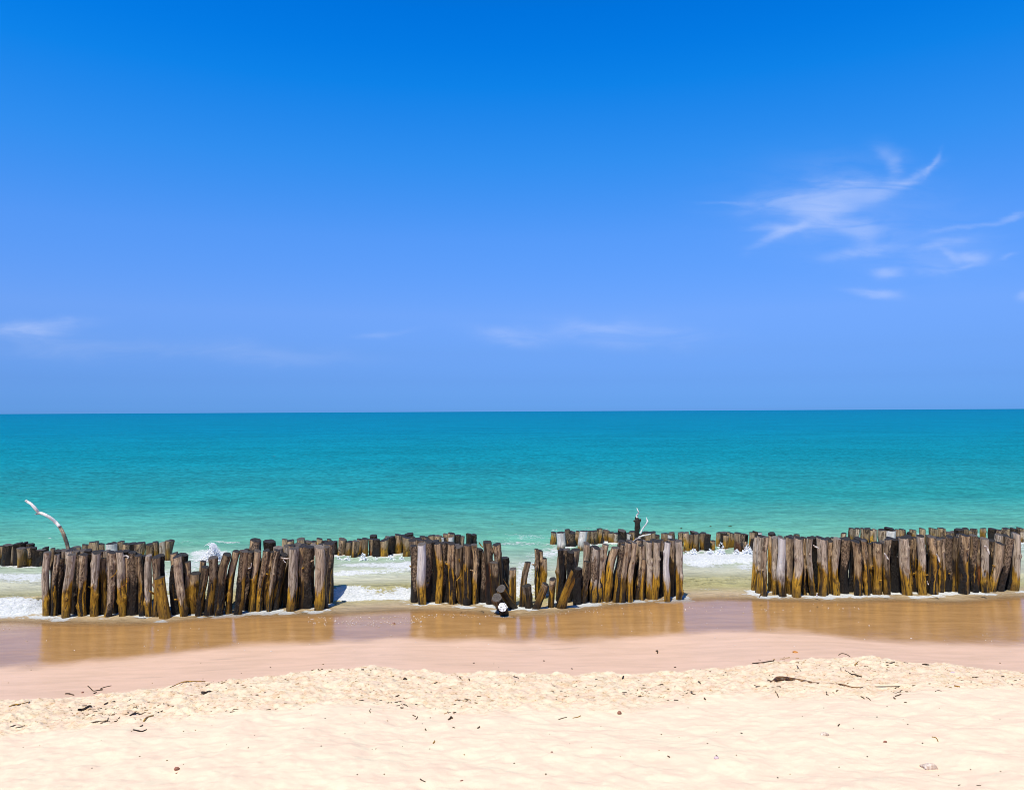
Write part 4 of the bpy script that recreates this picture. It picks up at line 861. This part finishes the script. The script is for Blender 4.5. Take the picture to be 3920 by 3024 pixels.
stick(c8, [(884, 444), (896, 445), (910, 445)], 5, 'thin dark sliver in crusty sand, centre')
stick(c9, [(465, 232), (500, 228), (530, 226), (565, 222), (600, 212)], 8, 'dark forked stick at the edge of dry sand, right of centre')
stick(c9, [(1024, 256), (1024, 270), (1026, 280)], 5, 'short upright end of the broken stick above the palm sheath')
stick(c9, [(1028, 262), (1060, 280), (1095, 300)], 5, 'thin diagonal stick above the palm sheath')
stick(c9, [(1092, 300), (1120, 306), (1155, 318)], 10, 'thick dark end chunk of the diagonal stick')
stick(c9, [(1518, 303), (1545, 308), (1582, 312), (1605, 306), (1640, 298)], 6, 'long curved twig on crusty sand, upper right')
stick(c9, [(1010, 178), (1025, 168), (1045, 169), (1065, 176), (1082, 186)], 5, 'arched thin twig on moist sand, right side')
stick(c9, [(1543, 236), (1562, 238), (1582, 240)], 9, 'dark clump of twig at right crusty sand', cat='twig')
stick(c9, [(2030, 328), (2052, 320), (2066, 326)], 11, 'dark wood bit at the far right of crusty sand')
stick(c9, [(745, 250), (760, 264), (777, 279)], 5, 'thin V-shaped twig, upper right-centre crusty sand')
stick(c9, [(1110, 240), (1124, 228), (1138, 214)], 5, 'short tan stick pointing up right, above the diagonal stick', at=WA(wet=1, grey=.3))
stick(c9, [(1308, 222), (1335, 224), (1366, 221)], 6, 'straight brown twig near the upper right edge of dry sand')
stick(c9, [(1124, 270), (1160, 272), (1200, 274), (1212, 270)], 6, 'long thin dark twig beside the diagonal stick')
stick(c9, [(610, 410), (622, 428), (630, 446)], 6, 'small dark twig below the palm sheath left end')
stick(c9, [(932, 412), (935, 428), (945, 432)], 8, 'L-shaped black chip below the palm sheath')
stick(c9, [(1150, 440), (1165, 448), (1175, 456)], 6, 'dark sliver below the right half of the palm sheath')
stick(c9, [(1185, 445), (1198, 452), (1212, 464)], 6, 'second dark sliver beside the first below the palm sheath')
stick(c9, [(1368, 440), (1388, 434), (1405, 428)], 8, 'dark twig right of the palm sheath tip')
stick(c9, [(1360, 448), (1364, 454), (1370, 456)], 9, 'black nub under the dark twig right of the palm sheath')
stick(c9, [(1424, 477), (1434, 478), (1443, 479)], 6, 'tiny black sliver right of and below the palm sheath')
stick(c9, [(1622, 408), (1642, 404), (1660, 407)], 6, 'thin grey twig lying in the right crusty sand')
stick(c9, [(1742, 374), (1760, 378), (1778, 380)], 10, 'orange-brown flat chip in the right crusty sand', at=WA(wet=1, red=.4))
stick(c9, [(120, 345), (130, 352), (136, 362)], 7, 'small dark chip at left of right crusty sand')
stick(c9, [(75, 425), (90, 426), (105, 430)], 7, 'dark flake at the left of right-hand crusty sand')
stick(c9, [(158, 450), (163, 457), (168, 462)], 9, 'dark oval flake just below the crusty band, right of centre')
stick(c9, [(1600, 697), (1620, 699), (1632, 708), (1640, 727)], 6, 'curled brown twig on smooth sand, lower right', at=WA(wet=1, grey=.2, bark=.4))
stick(c9, [(1006, 628), (1010, 622), (1016, 617)], 8, 'tiny brown sliver above the pale stone')
stick(c9, [(1766, 1002), (1774, 1001), (1780, 999)], 6, 'dark speck of wood at the bottom right edge')
stick(c9, [(233, 812), (238, 816), (244, 821)], 6, 'tiny dark twig touching the purple shell')
stick(c9, [(1884, 1002), (1898, 1004), (1912, 1003)], 5, 'thin dark sliver at bottom right corner')

# palm sheath: a curled boat-shaped blade running out into a long thin strap
def palm_sheath():
    top = [(560, 338), (590, 352), (620, 338), (660, 335), (720, 340), (790, 347), (840, 353)]
    wid = [2, 9, 20, 19, 13, 8, 3]
    G = [on_sand(*c9(*p)) for p in top]; G = catmull(G, 6); ww = np.interp(np.linspace(0, 1, len(G)), np.linspace(0, 1, len(wid)), wid)
    O = G[0].copy(); V = []; seg = 9
    for g, w in zip(G, ww):
        r = w / 1.65 * g[1] / F
        for k in range(seg):
            a = math.pi * (k / (seg - 1)); V.append((g[0] - O[0] + 0, g[1] - O[1] - r * 1.1 * math.cos(a), g[2] - O[2] + 0.006 + r * 0.85 * math.sin(a)))
    o = mesh_obj('palm_sheath', V, grid_faces(len(G), seg), frond_m, loc=tuple(O)); tag(o, 'long brown palm leaf sheath lying on crusty sand, lower right', 'palm sheath')
    m_ = o.modifiers.new('thickness', 'SOLIDIFY'); m_.thickness = 0.004
    P = [on_sand(*c9(*p)) for p in [(800, 352), (855, 357), (900, 360), (960, 364), (1030, 370), (1100, 384), (1160, 383), (1250, 380), (1330, 379), (1400, 377)]]
    P = catmull(P, 4); rr = np.interp(np.linspace(0, 1, len(P)), [0, .2, .4, .55, 1], [3, 6, 5, 2.5, 1.5]) / 1.65 * 6.9 / F
    tube('strap', [Vector(p) - Vector(O) + Vector((0, 0, .006)) for p in P], list(rr), frond_m, o, 8)
palm_sheath()

def rock(cf, cx, cy, w, h, mat, label, cat, name, seed, sub=3, sink=.3):
    import bmesh
    p = on_sand(*cf(cx, cy)); r = w / 1.66 * p[1] / F / 2; hz = h / 1.66 * p[1] / F / 2
    bm = bmesh.new(); bmesh.ops.create_icosphere(bm, subdivisions=sub, radius=1.0)
    P = np.array([v.co[:] for v in bm.verts]); nn = vnoise(P[:, 0] * 1.6 + seed, P[:, 1] * 1.6, P[:, 2] * 1.6, seed) - .5; n3 = vnoise(P[:, 0] * 5 + seed, P[:, 1] * 5, P[:, 2] * 5, seed + 2) - .5
    P = P * (1 + .55 * nn + .25 * n3)[:, None] * np.array([r, r * .75, hz * 1.1]); Fc = [tuple(v.index for v in f.verts) for f in bm.faces]; bm.free()
    p[2] += hz * (1 - 2 * sink) * .6
    o = mesh_obj(name, P, Fc, mat, loc=tuple(p)); tag(o, label, cat); return o
rock(c9, 1585, 892, 92, 46, stone_m, 'large pale lumpy rock on smooth sand at lower right', 'rock', 'beach_rock', 4, 4)
rock(c9, 920, 684, 54, 24, stone_m, 'smaller flat whitish stone left of the large lumpy rock', 'stone', 'pale_stone', 9, 3)
rock(c7, 1137, 916, 34, 28, peb_m, 'reddish-brown bean-shaped pebble alone on lower left sand', 'pebble', 'pebble', 14)
rock(c8, 1800, 556, 30, 24, peb_m, 'round brown pebble at the lower rim of the crusty sand', 'pebble', 'pebble', 22)
rock(c9, 1305, 728, 24, 12, peb_m, 'small flat brown pebble between the two pale stones', 'pebble', 'pebble', 25)
rock(c9, 236, 832, 28, 22, shell_m, 'small pinkish-purple shell with a twig touching it', 'shell', 'sea_shell', 31)
rock(c9, 1730, 292, 40, 12, shell_m, 'greyish shell fragment on crusty sand, upper right', 'shell', 'sea_shell', 35)
rock(c9, 735, 161, 32, 16, leaf_m, 'orange curled leaf on the moist sand above dry edge', 'leaf', 'fallen_leaf', 41)
rock(c7, 532, 422, 16, 14, peb_m, 'tiny dark pebble left of the zigzag twig', 'pebble', 'pebble', 44)
rock(c8, 785, 988, 20, 9, peb_m, 'tiny brown pebble near the bottom edge, left of centre', 'pebble', 'pebble', 47)
rock(c8, 1365, 804, 16, 8, peb_m, 'tiny tan pebble on smooth sand right of centre', 'pebble', 'pebble', 49)
rock(c7, 1133, 941, 9, 8, peb_m, 'dark speck-like pebble just below the bean-shaped pebble', 'pebble', 'pebble', 51)
rock(lambda a, c_: (a, c_), 1508, 2387, 22, 9, peb_m, 'black pebble on the wet sand left of the middle cluster', 'pebble', 'pebble', 53)

# uncountable bits: wrack flakes in the crusty sand, shell grit at the water's edge
flake_m, n, b = material('wrack_flake'); rr_ = n.attr('tone')
n.L.new(n.mix(rr_, (0.035, 0.022, 0.012), (0.40, 0.26, 0.12)), b.inputs['Base Color']); b.inputs['Roughness'].default_value = .8
def flakes():
    rs = np.random.RandomState(77); V = []; Fc = []; tone = []; cnt = 0
    def add(px, py, ln, wd, ang, tn):
        nonlocal cnt
        z = 0.4
        p = at_z(px, py, 0.35); zz = float(sand_base(np.array([p[0]]), np.array([p[1]]))[0]); p = at_z(px, py, zz); z = float(sand_z(np.array([p[0]]), np.array([p[1]]))[0])
        c, s = math.cos(ang), math.sin(ang); tilt = rs.uniform(-.3, .6)
        for (a, q, hz) in ((-1, -1, 0), (1, -1, 0), (1, 1, 0), (-1, 1, 0), (-.7, -.6, 1), (.8, -.7, 1), (.7, .6, 1), (-.8, .7, 1)):
            V.append((p[0] + (a * ln * c - q * wd * s), p[1] + (a * ln * s + q * wd * c), z + hz * wd * 1.2 + a * ln * tilt * .3)); tone.append(tn)
        k = len(V) - 8
        Fc.extend([(k, k + 3, k + 2, k + 1), (k + 4, k + 5, k + 6, k + 7), (k, k + 1, k + 5, k + 4), (k + 1, k + 2, k + 6, k + 5), (k + 2, k + 3, k + 7, k + 6), (k + 3, k, k + 4, k + 7)])
    dryl = [(0, 2690), (400, 2672), (760, 2620), (1100, 2590), (1440, 2556), (1700, 2584), (2200, 2588), (2600, 2578), (2880, 2550), (3180, 2528), (3450, 2540), (3720, 2566), (3920, 2582)]
    crul = [(0, 2835), (200, 2810), (500, 2790), (900, 2755), (1200, 2745), (1400, 2712), (1750, 2760), (2300, 2735), (2700, 2680), (2850, 2640), (3000, 2680), (3450, 2672), (3920, 2640)]
    for _ in range(850):
        px = rs.uniform(-60, 3980); a = np.interp(px, *zip(*dryl)); c_ = np.interp(px, *zip(*crul)); t = rs.rand()
        py = a + (c_ - a) * t
        if float(fbm2(np.array([px / 160.]), np.array([py / 60.]), 3, 5)[0]) < 0.42 + .12 * rs.rand(): continue
        sz = rs.uniform(.003, .009); add(px, py, sz * rs.uniform(1, 2.6), sz * .55, rs.normal() * .5, rs.rand() ** 1.5)
    for (cx, cy, sx, sy, k) in [(70, 2778, 40, 8, 26), (390, 2750, 60, 12, 60), (560, 2730, 45, 8, 40), (330, 2712, 30, 10, 22), (1540, 2700, 30, 14, 20), (1800, 2705, 30, 8, 26), (1725, 2750, 12, 8, 14),
                               (2470, 2668, 80, 14, 60), (2150, 2680, 30, 8, 20), (2930, 2640, 40, 10, 24), (3300, 2560, 120, 16, 40), (3450, 2665, 20, 8, 16), (3840, 2590, 60, 14, 40), (820, 2615, 60, 12, 40), (1250, 2568, 40, 6, 30), (3000, 2512, 30, 6, 26)]:
        for _ in range(int(k * .6)): sz = rs.uniform(.003, .010); add(cx + rs.normal() * sx, cy + rs.normal() * sy, sz * rs.uniform(1.2, 3), sz * .5, rs.normal() * .6, rs.rand() ** 1.3)
    for _ in range(70): sz = rs.uniform(.002, .0045); add(rs.uniform(0, 3920), rs.uniform(2720, 3024), sz * rs.uniform(1, 2), sz, rs.rand() * 3, rs.rand() ** 2)
    for _ in range(30): sz = rs.uniform(.003, .007); add(rs.uniform(0, 3920), rs.uniform(2500, 2600), sz * rs.uniform(1, 2.5), sz, rs.rand() * 3, rs.rand() ** 2)
    o = mesh_obj('wrack_debris', V, Fc, flake_m, attrs={'tone': tone}, smooth=False); tag(o, 'scattered dark flakes of wrack and twig bits in the crusty sand', 'debris', kind='stuff')
flakes()
grit_m, n, b = material('shell_grit'); b.inputs['Base Color'].default_value = (0.72, 0.62, 0.52, 1); b.inputs['Roughness'].default_value = .4
def grit():
    rs = np.random.RandomState(21); P = []; R = []
    for (x0, x1, y0_, y1_, k) in [(1180, 1620, 2355, 2388, 150), (1620, 1960, 2346, 2360, 40), (2100, 2500, 2320, 2350, 30), (2620, 3300, 2305, 2345, 40), (0, 3920, 2380, 2520, 60), (1280, 1500, 2375, 2400, 40)]:
        for _ in range(k):
            px, py = rs.uniform(x0, x1), rs.uniform(y0_, y1_); p = at_z(px, py, 0.02); p[2] = float(sand_z(np.array([p[0]]), np.array([p[1]]))[0]) + .004; P.append(p); R.append(rs.uniform(.004, .010) * (1.4 if rs.rand() < .1 else 1))
    blobs('shell_grit', P, R, grit_m, 'pale shell grit strewn along the wet sand at the water edge', 'shell grit', stretch=(1, 1, .5))
grit()
# weed scraps afloat
weed_m, n, b = material('floating_weed'); b.inputs['Base Color'].default_value = (0.05, 0.12, 0.07, 1); b.inputs['Roughness'].default_value = .6
for i, (x, y, w, lab) in enumerate([(2795, 2017, 18, 'largest dark weed scrap afloat beyond the gap right of the middle cluster'), (2720, 2018, 10, 'small green weed scrap afloat left of the largest one'),
        (1887, 2017, 7, 'small dark weed scrap afloat behind the middle cluster, left'), (1961, 2009, 7, 'small dark weed scrap afloat behind the middle cluster gap'), (1815, 2031, 9, 'faint green weed scrap afloat behind the middle cluster'),
        (2113, 2016, 10, 'weed scrap afloat left of the right-centre seaward row'), (1052, 2046, 7, 'weed scrap afloat behind right part of left cluster'), (2608, 2025, 8, 'weed scrap afloat above the last middle cluster posts'), (1864, 2039, 4, 'tiny upright weed tip behind the middle cluster')]):
    p = at_z(x, y, .02); r = w * p[1] / F / 2
    G = [p + np.array([t * r, math.sin(t * 3 + i) * r * .3, .018 + .006 * math.cos(t * 2)]) for t in np.linspace(-1, 1, 7)]
    o = tube('floating_weed', [Vector(g) - Vector(p) for g in G], [.005, .012, .018, .02, .016, .012, .004], weed_m, None, 6, None, .4); o.location = Vector(p); tag(o, lab, 'weed', 'weed scraps afloat')
print('POSTS', len(POSTS))
